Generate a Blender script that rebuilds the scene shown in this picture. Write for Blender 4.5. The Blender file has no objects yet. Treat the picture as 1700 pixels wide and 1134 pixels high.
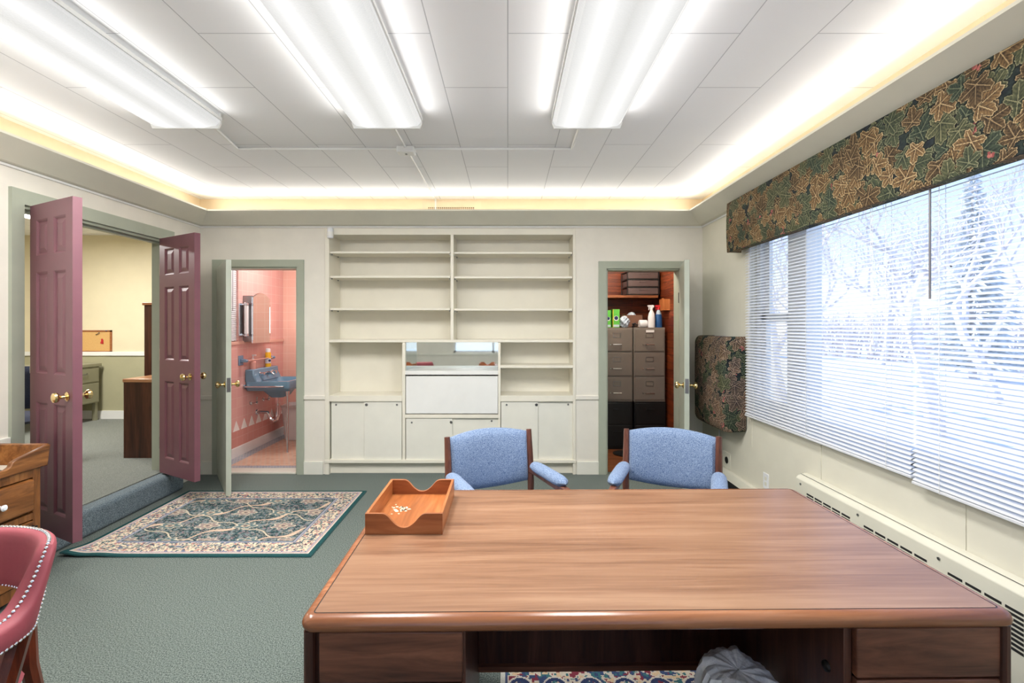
import bpy, math, random
import numpy as np
from mathutils import Vector, Matrix, Euler

rnd = random.Random(7)
sc = bpy.context.scene
COL = sc.collection
PI = math.pi
CZ, F, VX, VY = 1.44, 785.0, 843.0, 541.0     # eye height, focal length and vanishing point in photo pixels

# ------------------------------------------------------------------ helpers
def lin(c):
    def f(v):
        v = v / 255.0
        return v / 12.92 if v <= 0.04045 else ((v + 0.055) / 1.055) ** 2.4
    return tuple(f(v) for v in c[:3]) + (1.0,)

def tag(o, label=None, cat=None, group=None, kind=None):
    if label: o['label'] = label
    if cat: o['category'] = cat
    if group: o['group'] = group
    if kind: o['kind'] = kind
    return o

def thing(name, label, cat, loc=(0, 0, 0), rotz=0.0, group=None, kind=None):
    o = bpy.data.objects.new(name, None)
    o.empty_display_size = 0.1
    COL.objects.link(o)
    o.location = loc
    o.rotation_euler = (0, 0, rotz)
    return tag(o, label, cat, group, kind)

def root_matrix(o):
    m = Matrix.LocRotScale(o.location, o.rotation_euler, o.scale)
    return root_matrix(o.parent) @ m if o.parent else m

class MB:
    def __init__(s, M=None):
        s.v, s.f, s.M = [], [], M
    def add(s, vs, fs):
        n = len(s.v)
        if s.M is not None:
            vs = [s.M @ Vector(p) for p in vs]
        s.v += [tuple(p) for p in vs]
        s.f += [tuple(i + n for i in q) for q in fs]
        return s
    def box(s, x0, x1, y0, y1, z0, z1, M=None):
        if x0 > x1: x0, x1 = x1, x0
        if y0 > y1: y0, y1 = y1, y0
        if z0 > z1: z0, z1 = z1, z0
        vs = [(x0, y0, z0), (x1, y0, z0), (x1, y1, z0), (x0, y1, z0), (x0, y0, z1), (x1, y0, z1), (x1, y1, z1), (x0, y1, z1)]
        if M is not None: vs = [M @ Vector(p) for p in vs]
        return s.add(vs, [(3, 2, 1, 0), (4, 5, 6, 7), (0, 1, 5, 4), (1, 2, 6, 5), (2, 3, 7, 6), (3, 0, 4, 7)])
    def prism(s, poly, axis, a, b):
        # poly: 2-D points; axis 'x': (y,z), 'y': (x,z), 'z': (x,y)
        def mk(p, t):
            return {'x': (t, p[0], p[1]), 'y': (p[0], t, p[1]), 'z': (p[0], p[1], t)}[axis]
        n = len(poly)
        vs = [mk(p, a) for p in poly] + [mk(p, b) for p in poly]
        fs = [tuple(range(n)), tuple(range(2 * n - 1, n - 1, -1))]
        fs += [(i, i + n, (i + 1) % n + n, (i + 1) % n) for i in range(n)]
        return s.add(vs, fs)
    def tube(s, pts, r, n=8, caps=True, closed=False):
        pts = [Vector(p) for p in pts]
        m = len(pts)
        rs = r if isinstance(r, (list, tuple)) else [r] * m
        vs, fs, up = [], [], None
        for i, p in enumerate(pts):
            if closed: t = pts[(i + 1) % m] - pts[i - 1]
            else: t = pts[min(i + 1, m - 1)] - pts[max(i - 1, 0)]
            t.normalize()
            if up is None:
                up = Vector((0, 0, 1)) if abs(t.z) < 0.9 else Vector((0, 1, 0))
            a = t.cross(up)
            if a.length < 1e-5: a = t.cross(Vector((1, 0, 0)))
            a.normalize()
            b = a.cross(t).normalized()
            up = b
            for k in range(n):
                an = 2 * PI * k / n
                vs.append(p + a * (rs[i] * math.cos(an)) + b * (rs[i] * math.sin(an)))
        for i in range(m if closed else m - 1):
            j = (i + 1) % m
            for k in range(n):
                fs.append((i * n + k, i * n + (k + 1) % n, j * n + (k + 1) % n, j * n + k))
        if caps and not closed:
            fs += [tuple(range(n - 1, -1, -1)), tuple((m - 1) * n + k for k in range(n))]
        return s.add(vs, fs)
    def cyl(s, p0, p1, r0, r1=None, n=16):
        return s.tube([p0, p1], [r0, r0 if r1 is None else r1], n)
    def lathe(s, prof, c=(0, 0, 0), n=20, axis='z', sx=1.0, sy=1.0):
        vs, fs = [], []
        m = len(prof)
        c = Vector(c)
        for (r, z) in prof:
            for k in range(n):
                a = 2 * PI * k / n
                p = (r * math.cos(a) * sx, r * math.sin(a) * sy, z)
                if axis == 'x': p = (p[2], p[0], p[1])
                elif axis == '-x': p = (-p[2], -p[0], p[1])
                elif axis == 'y': p = (p[1], p[2], p[0])
                elif axis == '-y': p = (-p[1], -p[2], p[0])
                vs.append(c + Vector(p))
        for i in range(m - 1):
            for k in range(n):
                fs.append((i * n + k, i * n + (k + 1) % n, (i + 1) * n + (k + 1) % n, (i + 1) * n + k))
        if prof[0][0] > 1e-6: fs.append(tuple(range(n - 1, -1, -1)))
        if prof[-1][0] > 1e-6: fs.append(tuple((m - 1) * n + k for k in range(n)))
        return s.add(vs, fs)
    def ball(s, c, r, n=10, sx=1, sy=1, sz=1):
        m = max(4, n // 2)
        prof = [(r * math.sin(PI * i / m), -r * sz * math.cos(PI * i / m)) for i in range(m + 1)]
        prof[0] = (0.0, -r * sz); prof[-1] = (0.0, r * sz)
        return s.lathe(prof, c, n, 'z', sx, sy)
    def grid(s, fn, nu, nv):
        vs = [fn(i / nu, j / nv) for j in range(nv + 1) for i in range(nu + 1)]
        w = nu + 1
        fs = [(j * w + i, j * w + i + 1, (j + 1) * w + i + 1, (j + 1) * w + i) for j in range(nv) for i in range(nu)]
        return s.add(vs, fs)
    def loft(s, rings, closed_ring=True, caps=True):
        n = len(rings[0])
        vs = [p for r in rings for p in r]
        fs = []
        for i in range(len(rings) - 1):
            for k in range(n if closed_ring else n - 1):
                fs.append((i * n + k, i * n + (k + 1) % n, (i + 1) * n + (k + 1) % n, (i + 1) * n + k))
        if caps and closed_ring:
            fs += [tuple(range(n - 1, -1, -1)), tuple((len(rings) - 1) * n + k for k in range(n))]
        return s.add(vs, fs)
    def build(s, name, mat, parent=None, world=False, bevel=0, smooth=None, subsurf=0, label=None, seg=2):
        vs = s.v
        if parent is not None and world:
            im = root_matrix(parent).inverted()
            vs = [im @ Vector(p) for p in vs]
        me = bpy.data.meshes.new(name)
        me.from_pydata([tuple(p) for p in vs], [], s.f)
        import bmesh
        bm = bmesh.new(); bm.from_mesh(me)
        bmesh.ops.remove_doubles(bm, verts=bm.verts, dist=1e-6)
        bmesh.ops.recalc_face_normals(bm, faces=bm.faces)
        bm.to_mesh(me); bm.free()
        o = bpy.data.objects.new(name, me)
        COL.objects.link(o)
        if parent is not None: o.parent = parent
        if mat is not None: me.materials.append(mat)
        if bevel:
            b = o.modifiers.new('Bevel', 'BEVEL'); b.width = bevel; b.segments = seg; b.limit_method = 'ANGLE'; b.angle_limit = 0.6
        if subsurf:
            b = o.modifiers.new('Sub', 'SUBSURF'); b.levels = subsurf; b.render_levels = subsurf
        if smooth is None: smooth = True
        if smooth:
            me.polygons.foreach_set('use_smooth', [True] * len(me.polygons))
            try: me.set_sharp_from_angle(angle=0.6)
            except Exception: pass
        if label: o['label'] = label
        return o

def B(*a, **k): return MB().box(*a, **k)

def copy_tree(o, parent=None):
    c = o.copy(); COL.objects.link(c)
    if parent is not None: c.parent = parent
    for ch in list(o.children): copy_tree(ch, c)
    return c

def painted(name, fn, nu, nv, rgb, mat, parent=None, extra=None):
    """grid surface whose printed pattern is a colour attribute; rgb is (nv, nu, 3) linear, one value per face"""
    u = np.linspace(0, 1, nu + 1); v = np.linspace(0, 1, nv + 1)
    U, V = np.meshgrid(u, v)
    P = fn(U, V).reshape(-1, 3)
    i, j = np.meshgrid(np.arange(nu), np.arange(nv))
    a = (j * (nu + 1) + i).ravel()
    quads = np.stack([a, a + 1, a + nu + 2, a + nu + 1], 1)
    me = bpy.data.meshes.new(name)
    me.from_pydata(P.tolist(), [], quads.tolist())
    at = me.color_attributes.new('print', 'FLOAT_COLOR', 'CORNER')
    c = np.ones((nu * nv, 4, 4), np.float32)
    c[:, :, :3] = rgb.reshape(-1, 1, 3)
    at.data.foreach_set('color', c.ravel())
    me.polygons.foreach_set('use_smooth', [True] * len(me.polygons))
    me.materials.append(mat)
    o = bpy.data.objects.new(name, me); COL.objects.link(o)
    if parent is not None: o.parent = parent
    return o

# ------------------------------------------------------------------ materials
def nm(name):
    m = bpy.data.materials.new(name); m.use_nodes = True
    nt = m.node_tree
    return m, nt, nt.nodes['Principled BSDF']

def link(nt, a, b): nt.links.new(a, b)

def coords(nt, scale=(1, 1, 1), kind='Object', rot=(0, 0, 0)):
    tc = nt.nodes.new('ShaderNodeTexCoord'); mp = nt.nodes.new('ShaderNodeMapping')
    mp.inputs['Scale'].default_value = scale; mp.inputs['Rotation'].default_value = rot
    link(nt, tc.outputs[kind], mp.inputs['Vector'])
    return mp.outputs['Vector']

def noise(nt, vec, scale, detail=3, rough=.5, dist=0):
    n = nt.nodes.new('ShaderNodeTexNoise')
    n.inputs['Scale'].default_value = scale; n.inputs['Detail'].default_value = detail
    n.inputs['Roughness'].default_value = rough; n.inputs['Distortion'].default_value = dist
    link(nt, vec, n.inputs['Vector'])
    return n.outputs['Fac']

def ramp(nt, fac, stops):
    r = nt.nodes.new('ShaderNodeValToRGB')
    el = r.color_ramp.elements
    while len(el) < len(stops): el.new(0.5)
    for e, (p, c) in zip(el, stops):
        e.position = p; e.color = c
    link(nt, fac, r.inputs['Fac'])
    return r.outputs['Color']

def bump(nt, bs, h, strength=.2, dist=.01):
    b = nt.nodes.new('ShaderNodeBump')
    b.inputs['Strength'].default_value = strength; b.inputs['Distance'].default_value = dist
    link(nt, h, b.inputs['Height']); link(nt, b.outputs['Normal'], bs.inputs['Normal'])

def paint(name, c, rough=.5, var=.03, metal=0, bumps=0, bscale=60, spec=None):
    m, nt, bs = nm(name)
    vec = coords(nt)
    f = noise(nt, vec, 6, 3)
    a = lin([x * (1 - var) for x in c]); b = lin([min(255, x * (1 + var)) for x in c])
    link(nt, ramp(nt, f, [(.3, a), (.7, b)]), bs.inputs['Base Color'])
    bs.inputs['Roughness'].default_value = rough; bs.inputs['Metallic'].default_value = metal
    if spec is not None: bs.inputs['Specular IOR Level'].default_value = spec
    if bumps: bump(nt, bs, noise(nt, vec, bscale, 2), bumps, .004)
    return m

def wood(name, dark, mid, light, axis='x', freq=9, stretch=14, rough=.35, ring=0.0, spec=.5, wide=1.0):
    m, nt, bs = nm(name)
    s = {'x': (1 / stretch, 1, 1), 'y': (1, 1 / stretch, 1), 'z': (1, 1, 1 / stretch)}[axis]
    vec = coords(nt, s)
    f1 = noise(nt, vec, freq * 4, 8, .62, 1.1)
    f2 = noise(nt, vec, freq * wide * .55, 3, .5, 2.2)
    mx = nt.nodes.new('ShaderNodeMix'); mx.inputs[0].default_value = .5
    link(nt, f1, mx.inputs[2]); link(nt, f2, mx.inputs[3])
    link(nt, ramp(nt, mx.outputs[0], [(.34, lin(dark)), (.5, lin(mid)), (.66, lin(light))]), bs.inputs['Base Color'])
    bs.inputs['Roughness'].default_value = rough
    bs.inputs['Specular IOR Level'].default_value = spec
    bump(nt, bs, f1, .08, .002)
    return m

def cloth(name, c1, c2, scale=260, rough=.95, bumps=.5):
    m, nt, bs = nm(name)
    vec = coords(nt)
    f = noise(nt, vec, scale, 4, .7)
    link(nt, ramp(nt, f, [(.40, lin(c1)), (.60, lin(c2))]), bs.inputs['Base Color'])
    bs.inputs['Roughness'].default_value = rough; bs.inputs['Specular IOR Level'].default_value = .15
    bs.inputs['Sheen Weight'].default_value = .15
    bump(nt, bs, f, bumps, .003)
    return m

def printed(name, rough=.8, weave=500):
    m, nt, bs = nm(name)
    a = nt.nodes.new('ShaderNodeVertexColor'); a.layer_name = 'print'
    vec = coords(nt)
    f = noise(nt, vec, weave, 2)
    mx = nt.nodes.new('ShaderNodeMix'); mx.data_type = 'RGBA'; mx.blend_type = 'MULTIPLY'; mx.inputs[0].default_value = 1
    link(nt, a.outputs['Color'], mx.inputs[6])
    link(nt, ramp(nt, f, [(.3, (.8, .8, .8, 1)), (.7, (1.1, 1.1, 1.1, 1))]), mx.inputs[7])
    link(nt, mx.outputs[2], bs.inputs['Base Color'])
    bs.inputs['Roughness'].default_value = rough; bs.inputs['Specular IOR Level'].default_value = .25
    bump(nt, bs, f, .2, .002)
    return m

def glow(name, c, strength):
    m, nt, bs = nm(name)
    bs.inputs['Base Color'].default_value = lin(c)
    bs.inputs['Emission Color'].default_value = lin(c); bs.inputs['Emission Strength'].default_value = strength
    return m

def tiles(name, c, c2, grout, w, h, mortar=.003, rough=.25, plane='yz', offset=0.0, vary=0.0):
    m, nt, bs = nm(name)
    tc = nt.nodes.new('ShaderNodeTexCoord'); sp = nt.nodes.new('ShaderNodeSeparateXYZ'); cb = nt.nodes.new('ShaderNodeCombineXYZ')
    link(nt, tc.outputs['Object'], sp.inputs[0])
    ix = {'x': 0, 'y': 1, 'z': 2}
    link(nt, sp.outputs[ix[plane[0]]], cb.inputs[0]); link(nt, sp.outputs[ix[plane[1]]], cb.inputs[1])
    br = nt.nodes.new('ShaderNodeTexBrick')
    br.offset = offset; br.squash = 1
    br.inputs['Scale'].default_value = 1
    br.inputs['Color1'].default_value = lin(c); br.inputs['Color2'].default_value = lin(c2); br.inputs['Mortar'].default_value = lin(grout)
    br.inputs['Mortar Size'].default_value = mortar; br.inputs['Mortar Smooth'].default_value = .1
    br.inputs['Brick Width'].default_value = w; br.inputs['Row Height'].default_value = h
    link(nt, cb.outputs[0], br.inputs['Vector'])
    link(nt, br.outputs['Color'], bs.inputs['Base Color'])
    bs.inputs['Roughness'].default_value = rough
    iv = nt.nodes.new('ShaderNodeMath'); iv.operation = 'SUBTRACT'; iv.inputs[0].default_value = 1
    link(nt, br.outputs['Fac'], iv.inputs[1])
    bump(nt, bs, iv.outputs[0], .4, .002)
    return m

M = {}
M['wall'] = paint('cream wall paint', (233, 228, 216), .55, .012)
M['wallright'] = paint('shaded cream wall paint', (226, 222, 205), .55, .012)  # darker copy of the wall cream: the window wall's shade in its colour
M['cornice'] = paint('cornice paint', (226, 223, 207), .5, .01)
M['warmwall'] = M['wall']
M['shelf'] = paint('cream shelf enamel', (236, 231, 215), .4, .01)
M['dooroff'] = paint('off white enamel', (233, 231, 219), .4, .01)
M['white'] = paint('white enamel', (238, 238, 234), .4, .01)
M['whiteplastic'] = paint('white plastic', (236, 238, 240), .35, .01)
M['sage'] = paint('sage green trim paint', (170, 176, 159), .4, .02)
M['sagedoor'] = paint('pale sage door paint', (184, 190, 174), .4, .02)
M['plum'] = paint('plum door enamel', (120, 76, 86), .38, .03)
M['brass'] = paint('polished brass', (226, 202, 148), .2, .03, 1)
M['chrome'] = paint('chrome', (215, 218, 222), .1, .02, 1)
M['steel'] = paint('brushed steel', (150, 150, 150), .3, .03, 1)
M['black'] = paint('black paint', (18, 18, 19), .45, .1)
M['dark'] = paint('dark recess', (24, 24, 25), .8, .1)
M['iron'] = paint('black iron', (32, 28, 26), .5, .1)
M['ceiling'] = tiles('ceiling planks', (248, 248, 248), (244, 244, 245), (196, 196, 198), 1.22, .326, .0025, .8, 'yx', .37)
M['mirror'] = paint('mirror glass', (222, 228, 226), .03, .005, 1)
M['bluemirror'] = paint('bluish mirror glass', (160, 190, 200), .08, .02, 1)
M['carpet'] = cloth('green grey carpet', (48, 60, 57), (128, 138, 131), 180, 1, .35)
M['carpet2'] = cloth('grey carpet', (78, 84, 80), (146, 149, 141), 210, 1, .35)
M['carpetstep'] = cloth('blue grey carpet on the step', (54, 68, 78), (130, 144, 150), 210, 1, .35)
M['binding'] = cloth('teal rug binding', (22, 66, 68), (44, 94, 94), 300)
M['laminate'] = wood('walnut laminate', (112, 76, 54), (144, 105, 79), (166, 128, 100), 'x', 10, 22, .28, spec=.55)
M['deskwood'] = wood('dark walnut veneer', (66, 38, 29), (122, 76, 57), (154, 102, 77), 'x', 8, 10, .35)
M['deskside'] = wood('dark mahogany panel', (48, 26, 21), (76, 43, 33), (102, 62, 48), 'z', 9, 12, .35)
M['bullnose'] = wood('walnut bullnose', (116, 68, 42), (146, 92, 60), (174, 118, 82), 'x', 9, 20, .22, spec=.6)
M['traywood'] = wood('orange brown tray wood', (132, 74, 38), (164, 98, 56), (186, 122, 76), 'x', 9, 10, .35)
M['trayside'] = wood('orange brown tray side wood', (128, 70, 34), (164, 96, 50), (188, 122, 72), 'y', 9, 10, .35)
M['chairwood'] = wood('walnut chair wood', (70, 38, 28), (102, 60, 46), (136, 88, 70), 'z', 14, 10, .35)
M['chairfabric'] = cloth('blue tweed', (82, 104, 140), (152, 170, 196), 230, .95, .4)
M['redleather'] = paint('dusty red leather', (152, 70, 80), .6, .06, 0, .12, 90)
M['redwood'] = wood('reddish chair wood', (58, 22, 12), (92, 40, 22), (120, 58, 34), 'z', 12, 10, .3)
M['nail'] = paint('nickel nailheads', (225, 220, 212), .2, .02, 1)
M['pine'] = wood('stained pine', (70, 38, 16), (126, 78, 38), (166, 112, 62), 'y', 8, 8, .35)
M['pinefront'] = wood('stained pine upright', (70, 38, 16), (126, 78, 38), (166, 112, 62), 'z', 8, 8, .35)
M['porcelain'] = paint('white porcelain', (232, 236, 242), .15, .01)
M['roomcream'] = paint('warm cream wall paint', (230, 219, 187), .6, .01)
M['roomgreen'] = paint('grey green wainscot paint', (176, 172, 140), .6, .015)
M['olive'] = paint('olive grey steel', (150, 147, 122), .4, .02)
M['filegrey'] = paint('warm grey steel', (126, 117, 107), .4, .015)
M['cork'] = cloth('cork', (206, 160, 96), (226, 184, 122), 160, .9, .3)
M['darkwood'] = wood('dark espresso wood', (44, 22, 16), (70, 38, 26), (94, 54, 38), 'z', 10, 14, .35)
M['tile'] = tiles('pink wall tile', (226, 178, 170), (223, 172, 165), (230, 200, 192), .108, .108, .002, .2, 'yz')
M['tileback'] = tiles('salmon wall tile', (228, 184, 168), (225, 180, 164), (232, 202, 189), .108, .108, .002, .2, 'xz')
M['tiledark'] = tiles('rose base tile', (216, 158, 148), (212, 152, 143), (224, 186, 176), .108, .108, .002, .2, 'yz')
M['mosaic'] = tiles('peach floor mosaic', (206, 158, 128), (224, 184, 156), (206, 192, 180), .05, .05, .004, .3, 'xy', .5)
M['bluemosaic'] = tiles('blue grey floor mosaic', (128, 142, 164), (160, 168, 182), (190, 186, 182), .03, .03, .003, .3, 'xy', .5)
M['marble'] = paint('marble threshold', (216, 212, 200), .3, .04)
M['sinkblue'] = paint('dusty blue vitreous china', (112, 150, 174), .12, .02)
M['ceramicblue'] = paint('pale blue ceramic', (120, 150, 178), .15, .02)
M['plank'] = None
M['frost'] = paint('translucent grey drawer plastic', (92, 78, 76), .3, .05)
M['cardboard'] = paint('brown cardboard', (120, 84, 66), .8, .04)
M['greenbox'] = paint('bright green carton', (98, 190, 72), .4, .05)
M['yellow'] = paint('yellow can paint', (236, 184, 40), .35, .03)
M['red'] = paint('red plastic', (196, 40, 46), .35, .03)
M['bluefluid'] = paint('blue cleaning fluid', (42, 92, 150), .15, .05)
M['navy'] = paint('navy print', (40, 52, 100), .4, .1)
M['navycloth'] = cloth('navy chair fabric', (24, 28, 44), (44, 50, 72), 260)
M['bluepale'] = paint('pale blue plastic', (196, 210, 224), .4, .04)
M['snow'] = paint('snow', (240, 243, 248), .9, .02, 0, .3, 3)
M['bark'] = paint('hazed grey bark', (208, 203, 204), .9, .12)  # bark lightened so its colour carries the outdoor haze
M['needles'] = paint('hazed evergreen', (192, 198, 200), .9, .2)  # needles paled in colour to stand for overexposure outdoors
M['lens_grey'] = paint('grey wand plastic', (120, 118, 122), .3, .03)
M['cream_metal'] = paint('cream radiator enamel', (224, 221, 204), .4, .012)
M['printed'] = printed('printed cotton', .75)
M['pile'] = printed('woven rug pile', .95, 300)

def plank_mat():
    m, nt, bs = nm('cedar planks')
    tc = nt.nodes.new('ShaderNodeTexCoord'); sp = nt.nodes.new('ShaderNodeSeparateXYZ'); cb = nt.nodes.new('ShaderNodeCombineXYZ')
    link(nt, tc.outputs['Object'], sp.inputs[0])
    ad = nt.nodes.new('ShaderNodeMath'); ad.operation = 'ADD'
    link(nt, sp.outputs[0], ad.inputs[0]); link(nt, sp.outputs[1], ad.inputs[1])
    link(nt, ad.outputs[0], cb.inputs[0]); link(nt, sp.outputs[2], cb.inputs[1])
    br = nt.nodes.new('ShaderNodeTexBrick'); br.offset = .37
    br.inputs['Scale'].default_value = 1
    br.inputs['Color1'].default_value = lin((150, 74, 40)); br.inputs['Color2'].default_value = lin((112, 48, 26)); br.inputs['Mortar'].default_value = lin((66, 28, 16))
    br.inputs['Mortar Size'].default_value = .003; br.inputs['Brick Width'].default_value = .9; br.inputs['Row Height'].default_value = .085
    link(nt, cb.outputs[0], br.inputs['Vector'])
    vec = coords(nt, (.12, .12, 1))
    f = noise(nt, vec, 34, 6, .6, 1.5)
    mx = nt.nodes.new('ShaderNodeMix'); mx.data_type = 'RGBA'; mx.blend_type = 'MULTIPLY'; mx.inputs[0].default_value = 1
    link(nt, br.outputs['Color'], mx.inputs[6])
    link(nt, ramp(nt, f, [(.35, (.6, .55, .5, 1)), (.55, (1, 1, 1, 1)), (.7, (1.7, 1.6, 1.5, 1))]), mx.inputs[7])
    link(nt, mx.outputs[2], bs.inputs['Base Color'])
    bs.inputs['Roughness'].default_value = .35
    return m
M['plank'] = plank_mat()
M['plankfloor'] = wood('oak floor boards', (98, 52, 26), (140, 82, 46), (168, 106, 64), 'x', 12, 10, .4)

def lens_mat():
    # prismatic acrylic diffuser: brighter over the two tubes
    m, nt, bs = nm('lit prismatic diffuser')
    tc = nt.nodes.new('ShaderNodeTexCoord'); sp = nt.nodes.new('ShaderNodeSeparateXYZ')
    link(nt, tc.outputs['Object'], sp.inputs[0])
    ab = nt.nodes.new('ShaderNodeMath'); ab.operation = 'ABSOLUTE'; link(nt, sp.outputs[0], ab.inputs[0])
    d = nt.nodes.new('ShaderNodeMath'); d.operation = 'MULTIPLY'; d.inputs[1].default_value = 5.0
    link(nt, ab.outputs[0], d.inputs[0])
    c = ramp(nt, d.outputs[0], [(0, (.82, .82, .8, 1)), (.28, (.98, .98, .97, 1)), (.5, (1.25, 1.25, 1.24, 1)), (.72, (.98, .98, .97, 1)), (1, (.74, .74, .73, 1))])
    link(nt, c, bs.inputs['Emission Color']); bs.inputs['Emission Strength'].default_value = LENS
    bs.inputs['Base Color'].default_value = (.08, .08, .08, 1); bs.inputs['Roughness'].default_value = .4
    v = nt.nodes.new('ShaderNodeTexVoronoi'); v.inputs['Scale'].default_value = 120
    link(nt, tc.outputs['Object'], v.inputs['Vector'])
    bump(nt, bs, v.outputs['Distance'], .2, .004)
    return m
LENS = .43
M['lens'] = lens_mat()

def slat_mat():
    m, nt, bs = nm('white blind slats')
    bs.inputs['Base Color'].default_value = lin((240, 242, 245)); bs.inputs['Roughness'].default_value = .4
    tr = nt.nodes.new('ShaderNodeBsdfTranslucent'); tr.inputs['Color'].default_value = lin((235, 238, 245))
    mx = nt.nodes.new('ShaderNodeMixShader'); mx.inputs[0].default_value = .22
    link(nt, bs.outputs[0], mx.inputs[1]); link(nt, tr.outputs[0], mx.inputs[2])
    link(nt, mx.outputs[0], nt.nodes['Material Output'].inputs['Surface'])
    return m
M['slat'] = slat_mat()

def bag_mat():
    m, nt, bs = nm('clear plastic liner')
    bs.inputs['Base Color'].default_value = lin((250, 250, 252)); bs.inputs['Roughness'].default_value = .3
    vec = coords(nt, (1, 1, .25))
    f = noise(nt, vec, 22, 5, .65, 1.0)
    bump(nt, bs, f, .4, .015)
    tp = nt.nodes.new('ShaderNodeBsdfTransparent')
    mx = nt.nodes.new('ShaderNodeMixShader')
    r = ramp(nt, f, [(.3, (.0, .0, .0, 1)), (.7, (.06, .06, .06, 1))])
    link(nt, r, mx.inputs[0])
    link(nt, bs.outputs[0], mx.inputs[1]); link(nt, tp.outputs[0], mx.inputs[2])
    link(nt, mx.outputs[0], nt.nodes['Material Output'].inputs['Surface'])
    return m
M['bag'] = bag_mat()

def glass_mat():
    m, nt, bs = nm('window glass')
    tp = nt.nodes.new('ShaderNodeBsdfTransparent'); tp.inputs['Color'].default_value = (.97, .98, .98, 1)
    gl = nt.nodes.new('ShaderNodeBsdfGlossy'); gl.inputs['Roughness'].default_value = .02
    mx = nt.nodes.new('ShaderNodeMixShader'); mx.inputs[0].default_value = .05
    link(nt, tp.outputs[0], mx.inputs[1]); link(nt, gl.outputs[0], mx.inputs[2])
    link(nt, mx.outputs[0], nt.nodes['Material Output'].inputs['Surface'])
    return m
M['glass'] = glass_mat()

# ------------------------------------------------------------------ printed patterns (arrays of linear colour)
def L3(c): return np.array(lin(c)[:3], np.float32)

def vnoise(h, w, cell, seed):
    r = np.random.RandomState(seed)
    gh, gw = int(h / cell) + 3, int(w / cell) + 3
    g = r.rand(gh, gw).astype(np.float32)
    y = np.arange(h) / cell; x = np.arange(w) / cell
    yi, xi = y.astype(int), x.astype(int)
    fy = (y - yi)[:, None]; fx = (x - xi)[None, :]
    fy = fy * fy * (3 - 2 * fy); fx = fx * fx * (3 - 2 * fx)
    a = g[yi][:, xi]; b = g[yi][:, xi + 1]; c = g[yi + 1][:, xi]; d = g[yi + 1][:, xi + 1]
    return (a * (1 - fx) + b * fx) * (1 - fy) + (c * (1 - fx) + d * fx) * fy

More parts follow.
